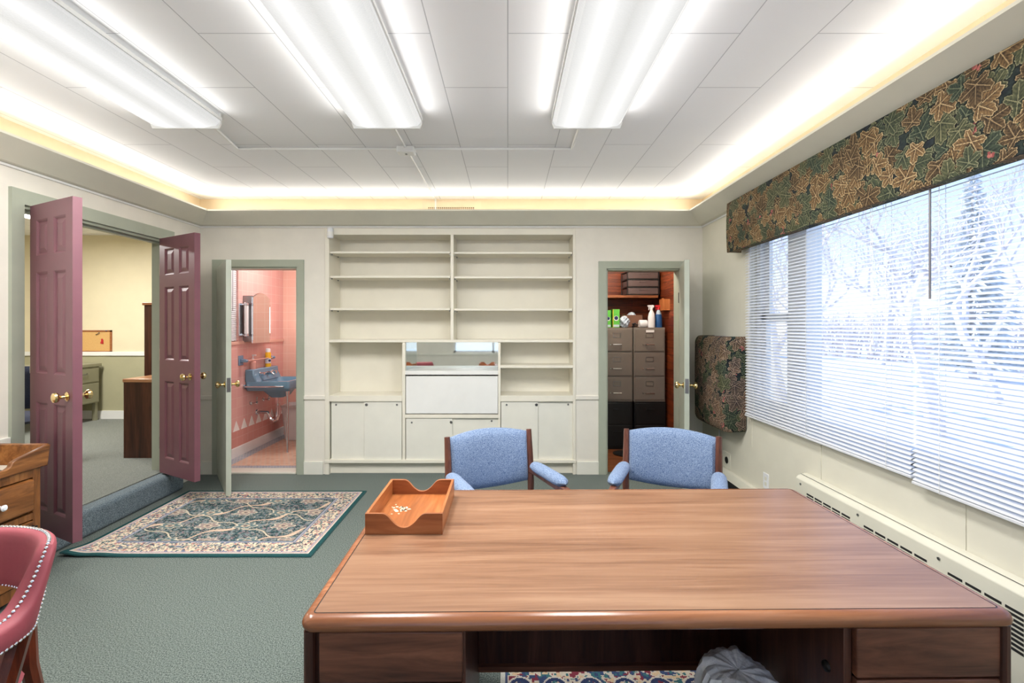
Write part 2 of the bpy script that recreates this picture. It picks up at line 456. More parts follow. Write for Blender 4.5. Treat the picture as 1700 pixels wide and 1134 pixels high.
def leaf_print(wm, hm, nu, nv, seed, brown=.66, cols=None):
    """vine leaves, berries and foliage over a dark ground; wm, hm the cloth's size in metres"""
    r = np.random.RandomState(seed)
    px = nu / wm; py = nv / hm
    n1 = vnoise(nv, nu, max(2, .010 * px), seed)[..., None]; n2 = vnoise(nv, nu, max(2, .03 * px), seed + 1)[..., None]
    mott = vnoise(nv, nu, max(1.5, .007 * px), seed + 2)
    img = L3((26, 30, 40)) * (1 - n2) + L3((44, 58, 50)) * n2
    img = img * (.6 + .8 * n1)
    tans = cols or [((122, 96, 62), (58, 44, 30), (206, 180, 134)), ((136, 108, 72), (68, 52, 36), (214, 190, 146)), ((100, 80, 54), (46, 36, 26), (186, 160, 120))]
    greens = [((80, 86, 62), (36, 46, 38), (146, 146, 114)), ((66, 76, 60), (30, 42, 36), (130, 134, 106)), ((94, 96, 68), (46, 52, 38), (158, 154, 118))]
    area = wm * hm
    seq = []
    for k in range(int(area * 330)): seq.append(('g', .030 + .03 * r.rand()))
    for k in range(int(area * 150)): seq.append(('b' if r.rand() < brown else 'g', .062 + .034 * r.rand()))
    placed = []
    for kind, s in seq:
        big = s > .061
        best = None
        for _ in range(7 if big else 1):
            cx, cy = r.rand() * wm, r.rand() * hm
            dm = min([math.hypot(cx - a, cy - b) for a, b in placed[-600:]] or [9]) if big else 9
            if best is None or dm > best[0]: best = (dm, cx, cy)
        _, cx, cy = best
        if big: placed.append((cx, cy))
        rot = r.rand() * 2 * PI
        base, deep, edge = (tans if kind == 'b' else greens)[r.randint(3)]
        base, deep, edge = L3(base), L3(deep), L3(edge)
        R = s * 1.15
        x0, x1 = max(0, int((cx - R) * px)), min(nu, int((cx + R) * px) + 1)
        y0, y1 = max(0, int((cy - R) * py)), min(nv, int((cy + R) * py) + 1)
        if x1 <= x0 or y1 <= y0: continue
        X = ((np.arange(x0, x1) + .5) / px - cx)[None, :]; Y = ((np.arange(y0, y1) + .5) / py - cy)[:, None]
        th = np.arctan2(Y, X) - rot; rr = np.hypot(X, Y)
        t = (th + PI) % (2 * PI) - PI
        # five broad lobes, the middle one longest, a notch at the stalk
        lobes = [(0, 1.0, .62), (1.08, .84, .60), (-1.08, .84, .60), (2.12, .62, .58), (-2.12, .62, .58)] if big else [(0, 1.0, .8), (1.2, .6, .8), (-1.2, .6, .8)]
        Rt = np.full(t.shape, .26)
        shade = np.zeros(t.shape); main = np.full(t.shape, 9.0)
        for a, l, w in lobes:
            d = np.abs((t - a + PI) % (2 * PI) - PI)
            cand = l * (1 - .58 * (d / w) ** 2)
            better = cand > Rt
            Rt = np.maximum(Rt, cand)
            al = rr * np.cos(d); pe = rr * np.sin(np.clip(d, 0, PI / 2))
            main = np.where(d < w, np.minimum(main, np.where(al < l * s * .86, pe, 9)), main)
            rib = .5 + .5 * np.cos((al - pe * .9) / (s * .17) * 2 * PI)
            shade = np.where(better, rib * np.clip(pe / (.12 * s), 0, 1), shade)
        Rt = Rt * s * (1 + .045 * np.sin(t * 21 + rot))
        m = rr < Rt
        e = Rt - rr
        f = np.clip(.22 + .55 * shade + .55 * (mott[y0:y1, x0:x1] - .5) + .25 * np.clip(1 - e / (.35 * s), 0, 1) - .2 * np.clip(1 - rr / (.5 * s), 0, 1), 0, 1)[..., None]
        c = deep * (1 - f) + base * f
        c = np.where((main < .0017)[..., None], base * .45 + edge * .55, c)
        k = np.clip(1 - e / .0055, 0, 1)[..., None]
        c = c * (1 - k) + edge * k
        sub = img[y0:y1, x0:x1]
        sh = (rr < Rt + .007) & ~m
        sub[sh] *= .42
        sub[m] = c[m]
        if kind == 'b' and r.rand() < .22:   # berries beside the leaf
            bx_, by_ = cx + s * math.cos(rot + PI) * .75, cy + s * math.sin(rot + PI) * .75
            for q in range(8):
                qx, qy = bx_ + r.randn() * .008, by_ + r.randn() * .009
                ix0, ix1 = max(0, int((qx - .007) * px)), min(nu, int((qx + .007) * px) + 1)
                iy0, iy1 = max(0, int((qy - .007) * py)), min(nv, int((qy + .007) * py) + 1)
                if ix1 <= ix0 or iy1 <= iy0: continue
                XX = ((np.arange(ix0, ix1) + .5) / px - qx)[None, :]; YY = ((np.arange(iy0, iy1) + .5) / py - qy)[:, None]
                mm = np.hypot(XX, YY) < .0058
                img[iy0:iy1, ix0:ix1][mm] = L3((176, 104, 96)) if q % 2 else L3((140, 72, 72))
    return img

def rug_print(wm, hm, nu, nv, seed=3):
    r = np.random.RandomState(seed)
    x = (np.arange(nu) + .5) / nu * wm; y = (np.arange(nv) + .5) / nv * hm
    X, Y = np.meshgrid(x, y)
    ed = np.minimum(np.minimum(X, wm - X), np.minimum(Y, hm - Y))
    def N(cell, s): return vnoise(nv, nu, cell * nu / wm, seed * 10 + s)
    img = np.zeros((nv, nu, 3), np.float32)
    img[:] = L3((52, 80, 84))
    n = N(.016, 1); n2 = N(.011, 2); n3 = N(.05, 3)
    img[n > .64] = L3((112, 124, 128)); img[n < .3] = L3((34, 58, 64))
    img[(n2 > .72) & (n3 > .45)] = L3((160, 150, 140)); img[(n2 < .24) & (n3 < .55)] = L3((142, 118, 122))
    img[(n2 > .5) & (n2 < .54)] = L3((150, 156, 146))
    # trellis: two families of gently waving pale stems
    for fam, (ax, ay, sp, wv) in enumerate([(.42, .9, .30, .02), (-.62, .78, .36, .03)]):
        L = math.hypot(ax, ay)
        d = (X * ax + Y * ay) / L; t = (X * ay - Y * ax) / L
        w = d + wv * np.sin(t * 22 + fam)
        k = np.abs((w / sp) % 1 - .5) * sp
        th = .006 if fam == 0 else .009 + .012 * np.clip(np.sin(t * 17), 0, 1)
        m = k < th
        img[m] = L3((204, 178, 156) if fam else (196, 186, 164))
        img[(k >= th) & (k < th + .006)] *= .6
    # rosettes
    for i in range(5):
        for j in range(4):
            cx, cy = .22 + i * .27 + (j % 2) * .13, .2 + j * .24
            rr = np.hypot((X - cx) / 1.5, Y - cy); th = np.arctan2(Y - cy, X - cx)
            pet = .052 * (1 + .18 * np.cos(th * 7))
            img[(rr < pet) & (rr > pet - .009)] = L3((192, 184, 166))
            img[rr < pet - .009] = L3((96, 116, 118)) if (i + j) % 2 else L3((150, 132, 126))
            img[rr < .022] = L3((186, 170, 148)); img[rr < .010] = L3((92, 76, 84))
    # borders
    b = (ed < .195)
    img[b] = L3((212, 198, 172))
    q = N(.014, 4); q2 = N(.010, 5); q3 = N(.03, 6)
    img[b & (q > .66)] = L3((74, 96, 104)); img[b & (q2 > .72)] = L3((176, 124, 118)); img[b & (q < .22)] = L3((108, 116, 134))
    img[b & (q2 < .2) & (q3 > .5)] = L3((96, 64, 80))
    wav = ed - .118 - .022 * np.sin((X + Y) * 40)
    img[b & (np.abs(wav) < .004)] = L3((82, 104, 104))
    for a, c, col in [(.195, .205, (70, 92, 106)), (.184, .195, (158, 158, 166)), (.176, .184, (120, 128, 152)), (.045, .055, (150, 150, 170)), (.035, .045, (186, 160, 150)), (.028, .035, (206, 200, 190)), (-1, .028, (30, 76, 78))]:
        img[(ed >= a) & (ed < c)] = L3(col)
    img *= (.85 + .3 * N(.006, 7))[..., None]
    return img

def small_rug_print(wm, hm, nu, nv, seed=9):
    x = (np.arange(nu) + .5) / nu * wm; y = (np.arange(nv) + .5) / nv * hm
    X, Y = np.meshgrid(x, y)
    ed = np.minimum(np.minimum(X, wm - X), np.minimum(Y, hm - Y))
    def N(cell, s): return vnoise(nv, nu, cell * nu / wm, seed * 10 + s)
    img = np.zeros((nv, nu, 3), np.float32); img[:] = L3((206, 196, 178))
    n, n2 = N(.018, 1), N(.013, 2)
    img[n > .62] = L3((58, 74, 110)); img[n2 > .7] = L3((128, 52, 66)); img[n2 < .25] = L3((60, 110, 116)); img[n < .22] = L3((214, 186, 150))
    for i in range(9):
        for j in range(8):
            cx, cy = .08 + i * .14, .06 + j * .15
            rr = np.hypot(X - cx, Y - cy)
            img[(rr < .05) & (rr > .042)] = L3((212, 204, 190)); img[(rr < .042) & (rr > .025)] = L3((50, 62, 98)); img[rr < .014] = L3((150, 70, 80))
    img[(ed < .03) & (ed > .018)] = L3((70, 84, 118)); img[ed <= .018] = L3((206, 206, 196))
    return img

# ================================================================== SETTING
XL, XR, YB, YR, ZC = -2.99, 1.89, 4.59, -1.6, 2.67
STEP = .18

def struct(name, mb, mat, label, cat='wall', parent=None, **k):
    o = mb.build(name, mat, parent, smooth=k.pop('smooth', False), **k)
    if parent is None: tag(o, label, cat, None, 'structure')
    return o

struct('floor', B(XL, XR, YR, YB + .07, -.06, 0), M['carpet'], 'grey green carpet over the office floor', 'floor')
struct('ceiling', B(XL - .12, XR + .15, YR - .1, YB + .4, ZC, ZC + .08), M['ceiling'], 'white planked ceiling of the office', 'ceiling')

# left wall with the wide double-door opening
DY0, DY1, DZ1 = 2.905, 4.15, 2.185
w = MB()
w.box(XL - .12, XL, YR - .1, DY0, -.06, ZC).box(XL - .12, XL, DY1, YB + .14, -.06, ZC).box(XL - .12, XL, DY0, DY1, DZ1, ZC)
struct('wall_left', w, M['wall'], 'cream wall holding the plum double doors')
# back wall with bathroom door, bookcase recess and closet door
BX0, BX1, BZ = -2.79, -2.04, 2.01
KX0, KX1, KZ = -1.77, .657, 2.38
SX0, SX1, SZ = .955, 1.675, 1.995
w = MB()
for a, b, z0 in [(XL, BX0, 0), (BX0, BX1, BZ), (BX1, KX0, 0), (KX0, KX1, KZ), (KX1, SX0, 0), (SX0, SX1, SZ), (SX1, XR, 0)]:
    w.box(a, b, YB, YB + .14, z0 - (.06 if z0 == 0 else 0), ZC)
struct('wall_back', w, M['wall'], 'cream wall behind the bookcase with two door openings')
# right wall with the window opening
WY0, WY1, WZ0, WZ1 = .35, 3.68, .78, 2.2
w = MB()
w.box(XR, XR + .15, YR - .1, WY0, -.06, ZC).box(XR, XR + .15, WY1, YB + 1.7, -.06, ZC)
w.box(XR, XR + .15, WY0, WY1, -.06, WZ0).box(XR, XR + .15, WY0, WY1, WZ1, ZC)
struct('wall_right', w, M['wallright'], 'cream wall with shade in its colour, under and around the wide window')
for y in (3.67, 2.86, 1.96):
    struct('trim_batten', B(XR - .004, XR, y - .012, y + .012, .5, WZ0 - .04), M['wallright'], 'thin vertical panel strip on the window wall', 'trim')
# rear wall (behind the camera, seen in the niche mirror) with its own window
RX0, RX1, RZ0, RZ1 = -1.3, 1.55, .79, 2.3
w = MB()
w.box(XL, RX0, YR - .1, YR, -.06, ZC).box(RX1, XR, YR - .1, YR, -.06, ZC)
w.box(RX0, RX1, YR - .1, YR, -.06, RZ0).box(RX0, RX1, YR - .1, YR, RZ1, ZC)
struct('wall_rear', w, M['wall'], 'cream wall opposite the bookcase')
g = thing('window_rear', 'wide window opposite the bookcase', 'window', ((RX0 + RX1) / 2, YR, RZ0), kind='structure')
fr = MB()
fr.box(RX0, RX1, YR - .07, YR - .02, RZ0, RZ0 + .05).box(RX0, RX1, YR - .07, YR - .02, RZ1 - .05, RZ1)
for x in (RX0 + .025, RX0 + .95, RX0 + 1.9, RX1 - .025): fr.box(x - .025, x + .025, YR - .07, YR - .02, RZ0, RZ1)
fr.build('window_frame', M['white'], g, True)
B(RX0, RX1, YR - .05, YR - .045, RZ0, RZ1).build('pane', M['glass'], g, True)

# sloping cornice with a cove behind its lip
def cornice(name, prof, mat, label):
    # prof: (distance from wall, z); mitred loop round the room
    m = MB(); rings = []
    for (sx, sy) in [(XL, YR), (XL, YB), (XR, YB), (XR, YR)]:
        ring = []
        for p, z in prof:
            ring.append((sx + p if sx == XL else sx - p, sy + p if sy == YR else sy - p, z))
        rings.append(ring)
    n = len(prof)
    vs = [p for r_ in rings for p in r_]; fs = []
    for i in range(4):
        j = (i + 1) % 4
        for k in range(n): fs.append((i * n + k, i * n + (k + 1) % n, j * n + (k + 1) % n, j * n + k))
    m.add(vs, fs)
    return struct(name, m, mat, label, 'trim')
cornice('trim_1', [(0, 2.405), (.045, 2.412), (.20, 2.508), (.20, 2.522), (.185, 2.524), (.04, 2.44), (0, 2.44)], M['cornice'], 'sloping cornice round the room hiding the cove light')
cornice('trim_2', [(0, 2.392), (.012, 2.392), (.016, 2.405), (0, 2.405)], M['white'], 'thin white picture moulding under the cornice')
ub = MB()
for x0, x1, y0, y1 in ((XL, XL + .004, YR, YB), (XR - .004, XR, YR, YB), (XL + .004, XR - .004, YB - .004, YB), (XL + .004, XR - .004, YR, YR + .004)): ub.box(x0, x1, y0, y1, 2.442, ZC)
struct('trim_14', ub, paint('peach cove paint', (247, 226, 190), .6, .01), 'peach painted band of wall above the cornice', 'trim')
# chair rails and baseboards
cr = MB()
cr.box(XL, XL + .018, YR, DY0 - .075, .735, .775).box(XL, XL + .018, 4.2, YB, .735, .775)
struct('trim_3', cr, M['dooroff'], 'cream chair rail along the wall of the double doors', 'trim', bevel=.004)
cr = MB()
for a, b in [(XL, BX0 - .07), (BX1 + .065, KX0 - .0), (KX1, SX0 - .075)]: cr.box(a, b, YB - .016, YB, .725, .765)
struct('trim_4', cr, M['wall'], 'cream chair rail beside the bookcase', 'trim', bevel=.004)
cr = B(XL, XR, YR, YR + .018, .735, .775)
struct('trim_5', cr, M['dooroff'], 'cream chair rail opposite the bookcase', 'trim')
bb = MB()
for a, b in [(XL, BX0 - .07), (BX1 + .065, KX0 - .02), (KX1 + .01, SX0 - .075)]: bb.box(a, b, YB - .018, YB, 0, .125)
struct('baseboard_back', bb, M['dooroff'], 'cream baseboard either side of the bookcase', 'baseboard', bevel=.003)
bb = MB(); bb.box(XL, XL + .018, YR, 2.85, 0, .125).box(XL, XL + .018, 4.2, YB, 0, .125)
struct('baseboard_left', bb, M['dooroff'], 'cream baseboard along the wall of the double doors', 'baseboard', bevel=.003)
# vertical stile strips at the bookcase edges on the back wall
for i, x in enumerate((-1.79, .668)):
    pass
# casings
c = MB()
c.box(XL, XL + .022, DY0 - .075, DY0 + .0, STEP, DZ1 + .09).box(XL, XL + .022, DY1, DY1 + .062, STEP, DZ1 + .09).box(XL, XL + .022, DY0, DY1, DZ1, DZ1 + .09)
c.box(XL - .12, XL, DY0, DY0 + .02, STEP, DZ1).box(XL - .12, XL, DY1 - .02, DY1, STEP, DZ1).box(XL - .12, XL, DY0 + .02, DY1 - .02, DZ1 - .02, DZ1)
c.box(XL - .075, XL - .04, DY0 + .02, DY1 - .02, DZ1 - .035, DZ1 - .02)
struct('trim_6', c, M['sage'], 'sage green casing of the double door opening', 'trim')
c = MB()
c.box(BX0 - .07, BX0, YB - .02, YB, 0, BZ + .07).box(BX1, BX1 + .065, YB - .02, YB, 0, BZ + .07).box(BX0, BX1, YB - .02, YB, BZ, BZ + .07)
c.box(BX0, BX0 + .015, YB, YB + .14, 0, BZ).box(BX1 - .015, BX1, YB, YB + .14, 0, BZ).box(BX0, BX1, YB, YB + .14, BZ - .015, BZ)
struct('trim_7', c, M['sage'], 'sage green casing of the bathroom door', 'trim')
c = MB()
c.box(SX0 - .075, SX0, YB - .02, YB, 0, SZ + .07).box(SX1, SX1 + .07, YB - .02, YB, 0, SZ + .07).box(SX0, SX1, YB - .02, YB, SZ, SZ + .07)
c.box(SX0, SX0 + .015, YB, YB + .14, 0, SZ).box(SX1 - .015, SX1, YB, YB + .14, 0, SZ).box(SX0, SX1, YB, YB + .14, SZ - .015, SZ)
struct('trim_8', c, M['sage'], 'sage green casing of the closet door', 'trim')
# carpeted step through the double doors
st = MB(); st.box(-2.86, XL - .001, 2.72, 4.19, 0, STEP)
struct('floor_step', st, M['carpetstep'], 'blue grey carpeted step below the double doors', 'step', bevel=.03, seg=4)

# ------------------------------------------------------------------ doors
def panel_door(m, W, H, T, panels):
    """six-panel door, x 0..W, z 0..H, both faces moulded"""
    xs = sorted({0, W} | {v for p in panels for v in p[:2]}); zs = sorted({0, H} | {v for p in panels for v in p[2:]})
    for side in (-1, 1):
        y = side * T / 2
        for i in range(len(xs) - 1):
            for j in range(len(zs) - 1):
                x0, x1, z0, z1 = xs[i], xs[i + 1], zs[j], zs[j + 1]
                if any(abs(p[0] - x0) < 1e-6 and abs(p[1] - x1) < 1e-6 and p[2] <= z0 + 1e-6 and p[3] >= z1 - 1e-6 for p in panels):
                    steps = [(0, 0), (.008, .004), (.014, .010), (.020, .010), (.045, .003)]
                    pts = []
                    for ins, dep in steps:
                        yy = y - side * dep
                        pts.append([(x0 + ins, yy, z0 + ins), (x1 - ins, yy, z0 + ins), (x1 - ins, yy, z1 - ins), (x0 + ins, yy, z1 - ins)])
                    m.loft(pts, True, False); m.add(pts[-1], [(0, 1, 2, 3)])
                else:
                    m.add([(x0, y, z0), (x1, y, z0), (x1, y, z1), (x0, y, z1)], [(0, 1, 2, 3)])
    h = T / 2
    for (a, b) in [((0, 0), (W, 0)), ((W, 0), (W, H)), ((W, H), (0, H)), ((0, H), (0, 0))]:
        m.add([(a[0], -h, a[1]), (b[0], -h, b[1]), (b[0], h, b[1]), (a[0], h, a[1])], [(0, 1, 2, 3)])

KNOB = [(.026, 0), (.028, .004), (.022, .008), (.011, .012), (.010, .03), (.014, .036), (.026, .044), (.030, .054), (.027, .064), (.015, .070), (0, .072)]
def add_knobs(door, x, T, z, mat):
    for side, ax in ((1, 'y'), (-1, '-y')):
        MB().lathe(KNOB, (x, side * T / 2, z), 18, ax).build('door_knob', mat, door)

def add_hinges(door, zs, T, side, mat):
    for z in zs:
        MB().cyl((-.006, side * T / 2, z - .05), (-.006, side * T / 2, z + .05), .007, None, 8).box(-.004, .0, -T / 2, T / 2, z - .05, z + .05).build('hinge', mat, door)

pan = []
for x0, x1 in ((.085, .235), (.315, .465)):
    for z0, z1 in ((.13, .78), (.955, 1.57), (1.67, 1.89)): pan.append((x0, x1, z0, z1))
def plum_door(name, hx, hy, fx, fy, label, z):
    ang = math.atan2(fy - hy, fx - hx)
    W = math.hypot(fx - hx, fy - hy); m = MB(); panel_door(m, W, 1.985, .045, [(p[0] * W / .55, p[1] * W / .55, p[2], p[3]) for p in pan])
    d = m.build(name, M['plum'], None, smooth=False)
    d.location = (hx, hy, z); d.rotation_euler = (0, 0, ang)
    tag(d, label, 'door', None, 'structure')
    add_knobs(d, W - .06, .045, .835, M['brass'])
    return d
dl = plum_door('door_1', -2.951, 2.951, -2.475, 2.72, 'plum six-panel door standing open beside the wooden washstand', .197)
add_hinges(dl, (.25, 1.0, 1.72), .045, 1, M['chrome'])
dr = plum_door('door_2', -2.95, 4.04, -2.478, 3.775, 'plum six-panel door standing open nearest the bathroom', .197)
add_hinges(dr, (.25, 1.0, 1.72), .045, 1, M['chrome'])

def flush_door(name, W, H, hx, hy, fx, fy, label, z=.012, knobm='brass', side=1):
    ang = math.atan2(fy - hy, fx - hx)
    d = B(0, W, -.02, .02, 0, H).build(name, M['sagedoor'], None, bevel=.002)
    d.location = (hx, hy, z); d.rotation_euler = (0, 0, ang)
    tag(d, label, 'door', None, 'structure')
    add_knobs(d, W - .06, .04, .93, M[knobm])
    MB().box(W - .001, W + .002, -.014, .014, .87, .99).box(W, W + .008, -.007, .007, .915, .945).build('latch_plate', M['steel'], d)
    add_hinges(d, (.22, 1.7), .04, side, M['iron'])
    return d
flush_door('door_3', .74, 1.985, -2.79, 4.57, -2.365, 4.0, 'flat sage green bathroom door standing open, seen edge-on')
flush_door('door_4', .69, 1.975, 1.675, 4.565, 1.478, 3.9, 'flat sage green closet door standing open against the corner', side=-1)

# ------------------------------------------------------------------ window in the right wall
wn = thing('window_1', 'wide white window behind the blinds', 'window', (XR + .1, 2, WZ0), kind='structure')
fr = MB()
gx0, gx1 = XR + .05, XR + .13
fr.box(gx0, gx1, WY0, WY1, WZ0, WZ0 + .06).box(gx0, gx1, WY0, WY1, WZ1 - .06, WZ1)
fr.box(gx0, gx1, WY1 - .05, WY1, WZ0, WZ1).box(gx0, gx1, WY0, WY0 + .05, WZ0, WZ1)
fr.box(gx0 - .02, gx1, 3.04, 3.24, WZ0, WZ1)              # broad mullion between sash and picture window
fr.box(gx0 - .02, gx1, .62, .72, WZ0, WZ1)
fr.build('window_frame', M['white'], wn, True)
sa = MB()                                                     # double-hung sash
for z0, z1, dx in ((WZ0 + .06, 1.53, 0), (1.47, WZ1 - .06, .025)):
    sa.box(gx0 + .01 + dx, gx0 + .035 + dx, 3.24, 3.30, z0, z1).box(gx0 + .01 + dx, gx0 + .035 + dx, 3.57, 3.63, z0, z1)
    sa.box(gx0 + .01 + dx, gx0 + .035 + dx, 3.24, 3.63, z0, z0 + .05).box(gx0 + .01 + dx, gx0 + .035 + dx, 3.24, 3.63, z1 - .05, z1)
sa.build('sash', M['white'], wn, True)
B(gx0 + .045, gx0 + .05, .4, 3.63, WZ0 + .05, WZ1 - .05).build('pane', M['glass'], wn, True)
MB().box(XR - .01, XR + .13, WY0, WY1, WZ0 - .03, WZ0).build('window_sill', M['white'], wn, True)
MB().box(XR - .006, XR + .0, WY1, WY1 + .03, WZ0, WZ1).build('window_casing', M['white'], wn, True)

def blind(y0, y1, z0, xc, label, wand_y, cord_y):
    o = thing('venetian_blind', label, 'blind', (xc, (y0 + y1) / 2, z0), 0, 'white mini blinds at the window')
    B(xc - .013, xc + .013, y0, y1, 2.135, 2.165).build('head_rail', M['white'], o, True)
    m = MB(); z = z0 + .025; a = math.radians(27)
    ca, sa_ = math.cos(a), math.sin(a)
    while z < 2.13:
        ring = []
        for k in range(5):
            u = (k / 4 - .5) * .0254; h = .0022 * (1 - (k / 2 - 1) ** 2)
            ring.append((xc + u * ca - h * sa_, z + u * sa_ + h * ca))
        top = [(p[0], p[1] + .0003) for p in ring]; bot = [(p[0], p[1] - .0003) for p in reversed(ring)]
        m.prism(top + bot, 'y', y0 + .004, y1 - .004)
        z += .0215
    m.build('slats', M['slat'], o, True)
    B(xc - .013, xc + .013, y0, y1, z0, z0 + .014).build('bottom_rail', M['slat'], o, True, bevel=.003)
    m = MB()
    n = 3
    for k in range(n):
        y = y0 + .14 + (y1 - y0 - .28) * k / (n - 1)
        for dx in (-.014, .014): m.box(xc + dx - .0006, xc + dx + .0006, y - .0012, y + .0012, z0, 2.14)
    m.build('ladder_cord', M['white'], o, True)
    if cord_y:
        m = MB()
        for dy in (-.006, .006): m.cyl((xc - .03, cord_y + dy, 2.13), (xc - .03, cord_y + dy, 1.36 - dy * 3), .0012, None, 6)
        p = m.build('pull_cord', M['white'], o, True)
        MB().lathe([(.002, .03), (.005, .02), (.007, 0), (0, 0)], (xc - .03, cord_y - .006, 1.35), 10).lathe([(.002, .03), (.005, .02), (.007, 0), (0, 0)], (xc - .03, cord_y + .006, 1.315), 10).build('tassel', M['white'], p, True)
    if wand_y:
        MB().cyl((xc - .035, wand_y, 2.12), (xc - .04, wand_y - .005, 1.555), .0045, None, 6).build('tilt_wand', M['lens_grey'], o, True)
    return o
blind(2.15, 3.66, .745, 1.845, 'white mini blind with pull cord, the one next to the quilted box', None, 2.36)
blind(.5, 2.145, .725, 1.843, 'white mini blind with the grey tilt wand', 2.025, None)

# ------------------------------------------------------------------ other room, bathroom, closet shells
OX, OYB, OZC = -7.0, 6.42, 2.67
struct('floor_far_room', MB().box(OX, XL - .0, 1.4, OYB, STEP - .1, STEP), M['carpet2'], 'grey carpet of the room through the double doors', 'floor')
struct('ceiling_far_room', MB().box(OX - .1, -3.11, 1.3, 5.0, OZC, OZC + .08).box(OX - .1, -3.55, 5.0, OYB + .1, OZC, OZC + .08), M['ceiling'], 'pale ceiling of the room through the double doors', 'ceiling')
struct('wall_far_room_back', B(OX, -3.55, OYB, OYB + .1, 1.07, OZC), M['roomcream'], 'warm cream upper wall of the room through the double doors')
struct('wall_far_room_wainscot', B(OX, -3.55, OYB - .006, OYB + .1, STEP - .1, 1.07), M['roomgreen'], 'grey green lower wall of the room through the double doors')
struct('wall_far_room_side', MB().box(-3.62, -3.55, 5.0, OYB + .1, .08, OZC).box(-3.62, -3.11, 4.99, 5.06, .08, OZC), M['roomcream'], 'cream return wall beside the tall dark bookcase')  # also bounds the lightwell added to daylight the bathroom blind
struct('wall_far_room_left', B(OX - .1, OX, 1.3, OYB + .1, STEP - .1, OZC), M['roomcream'], 'cream wall at the far side of the next room')
struct('wall_far_room_near', B(OX, -3.11, 1.3, 1.4, STEP - .1, OZC), M['roomcream'], 'cream near wall of the next room')
struct('trim_9', MB().box(OX, -3.62, OYB - .025, OYB - .006, 1.035, 1.09), M['white'], 'white chair rail of the room through the double doors', 'trim', bevel=.004)
struct('baseboard_far_room', B(OX, -3.62, OYB - .022, OYB - .006, STEP, STEP + .11), M['white'], 'white baseboard of the room through the double doors', 'baseboard')

TXL, TYB = -2.97, 6.25
struct('wall_bathroom_back', B(TXL - .1, -1.85, TYB, TYB + .1, -.06, 2.5), M['tileback'], 'salmon tiled wall behind the blue sink')
TW0, TW1, TWZ0, TWZ1 = 4.90, 5.21, 1.27, 2.2
w = MB()
w.box(TXL - .1, TXL, YB + .14, TW0, 0, 2.5).box(TXL - .1, TXL, TW1, TYB, 0, 2.5).box(TXL - .1, TXL, TW0, TW1, 0, TWZ0).box(TXL - .1, TXL, TW0, TW1, TWZ1, 2.5)
struct('wall_bathroom_left', w, M['tile'], 'pink tiled wall carrying the blue sink')
struct('wall_bathroom_right', B(-1.86, -1.80, YB + .14, TYB, -.06, 2.5), M['tile'], 'pink tiled wall nearest the bookcase')
struct('ceiling_bathroom', B(TXL - .1, -1.8, YB + .14, TYB + .1, 2.5, 2.56), M['white'], 'white bathroom ceiling', 'ceiling')
struct('floor_bathroom', B(TXL, -1.86, YB + .14, TYB, -.06, .004), M['mosaic'], 'peach mosaic bathroom floor', 'floor')
struct('floor_bathroom_border', MB().box(TXL, TXL + .12, YB + .14, TYB, .004, .006).box(TXL + .12, -1.86, YB + .14, YB + .26, .004, .006), M['bluemosaic'], 'blue grey mosaic border of the bathroom floor', 'floor')
struct('trim_10', B(BX0 + .015, BX1 - .015, YB - .01, YB + .14, 0, .02), M['marble'], 'pale marble threshold of the bathroom', 'trim', bevel=.005)
struct('trim_11', B(TXL, TXL + .012, YB + .14, TYB, 1.235, 1.27), M['tileback'], 'pale tile cap rail across the pink bathroom wall', 'trim')
struct('baseboard_bathroom', B(TXL, TXL + .014, YB + .14, TYB, .004, .115), M['white'], 'white tile cove base of the bathroom', 'baseboard', bevel=.006)
struct('trim_12', B(TXL, TXL + .003, YB + .14, TYB, .115, .29), M['tiledark'], 'rose tile band above the white bathroom base', 'trim')
tri = MB(); y = 4.80
while y < 6.2:
    tri.prism([(y, .29), (y + .12, .29), (y + .06, .40)], 'x', TXL, TXL + .004); y += .155
struct('trim_13', tri, M['white'], 'row of white triangle tiles low on the pink bathroom wall', 'trim')

CX0, CX1, CYB = .72, XR, 6.15
struct('wall_closet_back', B(CX0, CX1, CYB, CYB + .06, -.06, 2.4), M['plank'], 'cedar plank wall at the back of the closet')
struct('wall_closet_right', B(CX1 - .02, CX1, YB + .14, CYB, -.06, 2.4), M['plank'], 'cedar plank side wall of the closet')
struct('wall_closet_left', B(CX0 - .02, CX0, YB + .14, CYB, -.06, 2.4), M['plank'], 'cedar plank wall nearest the bookcase')
struct('ceiling_closet', B(CX0 - .02, CX1, YB + .14, CYB + .06, 2.4, 2.46), M['white'], 'closet ceiling', 'ceiling')
struct('floor_closet', B(CX0, CX1, YB + .07, CYB, -.06, .003), M['plankfloor'], 'brown board floor of the closet', 'floor')

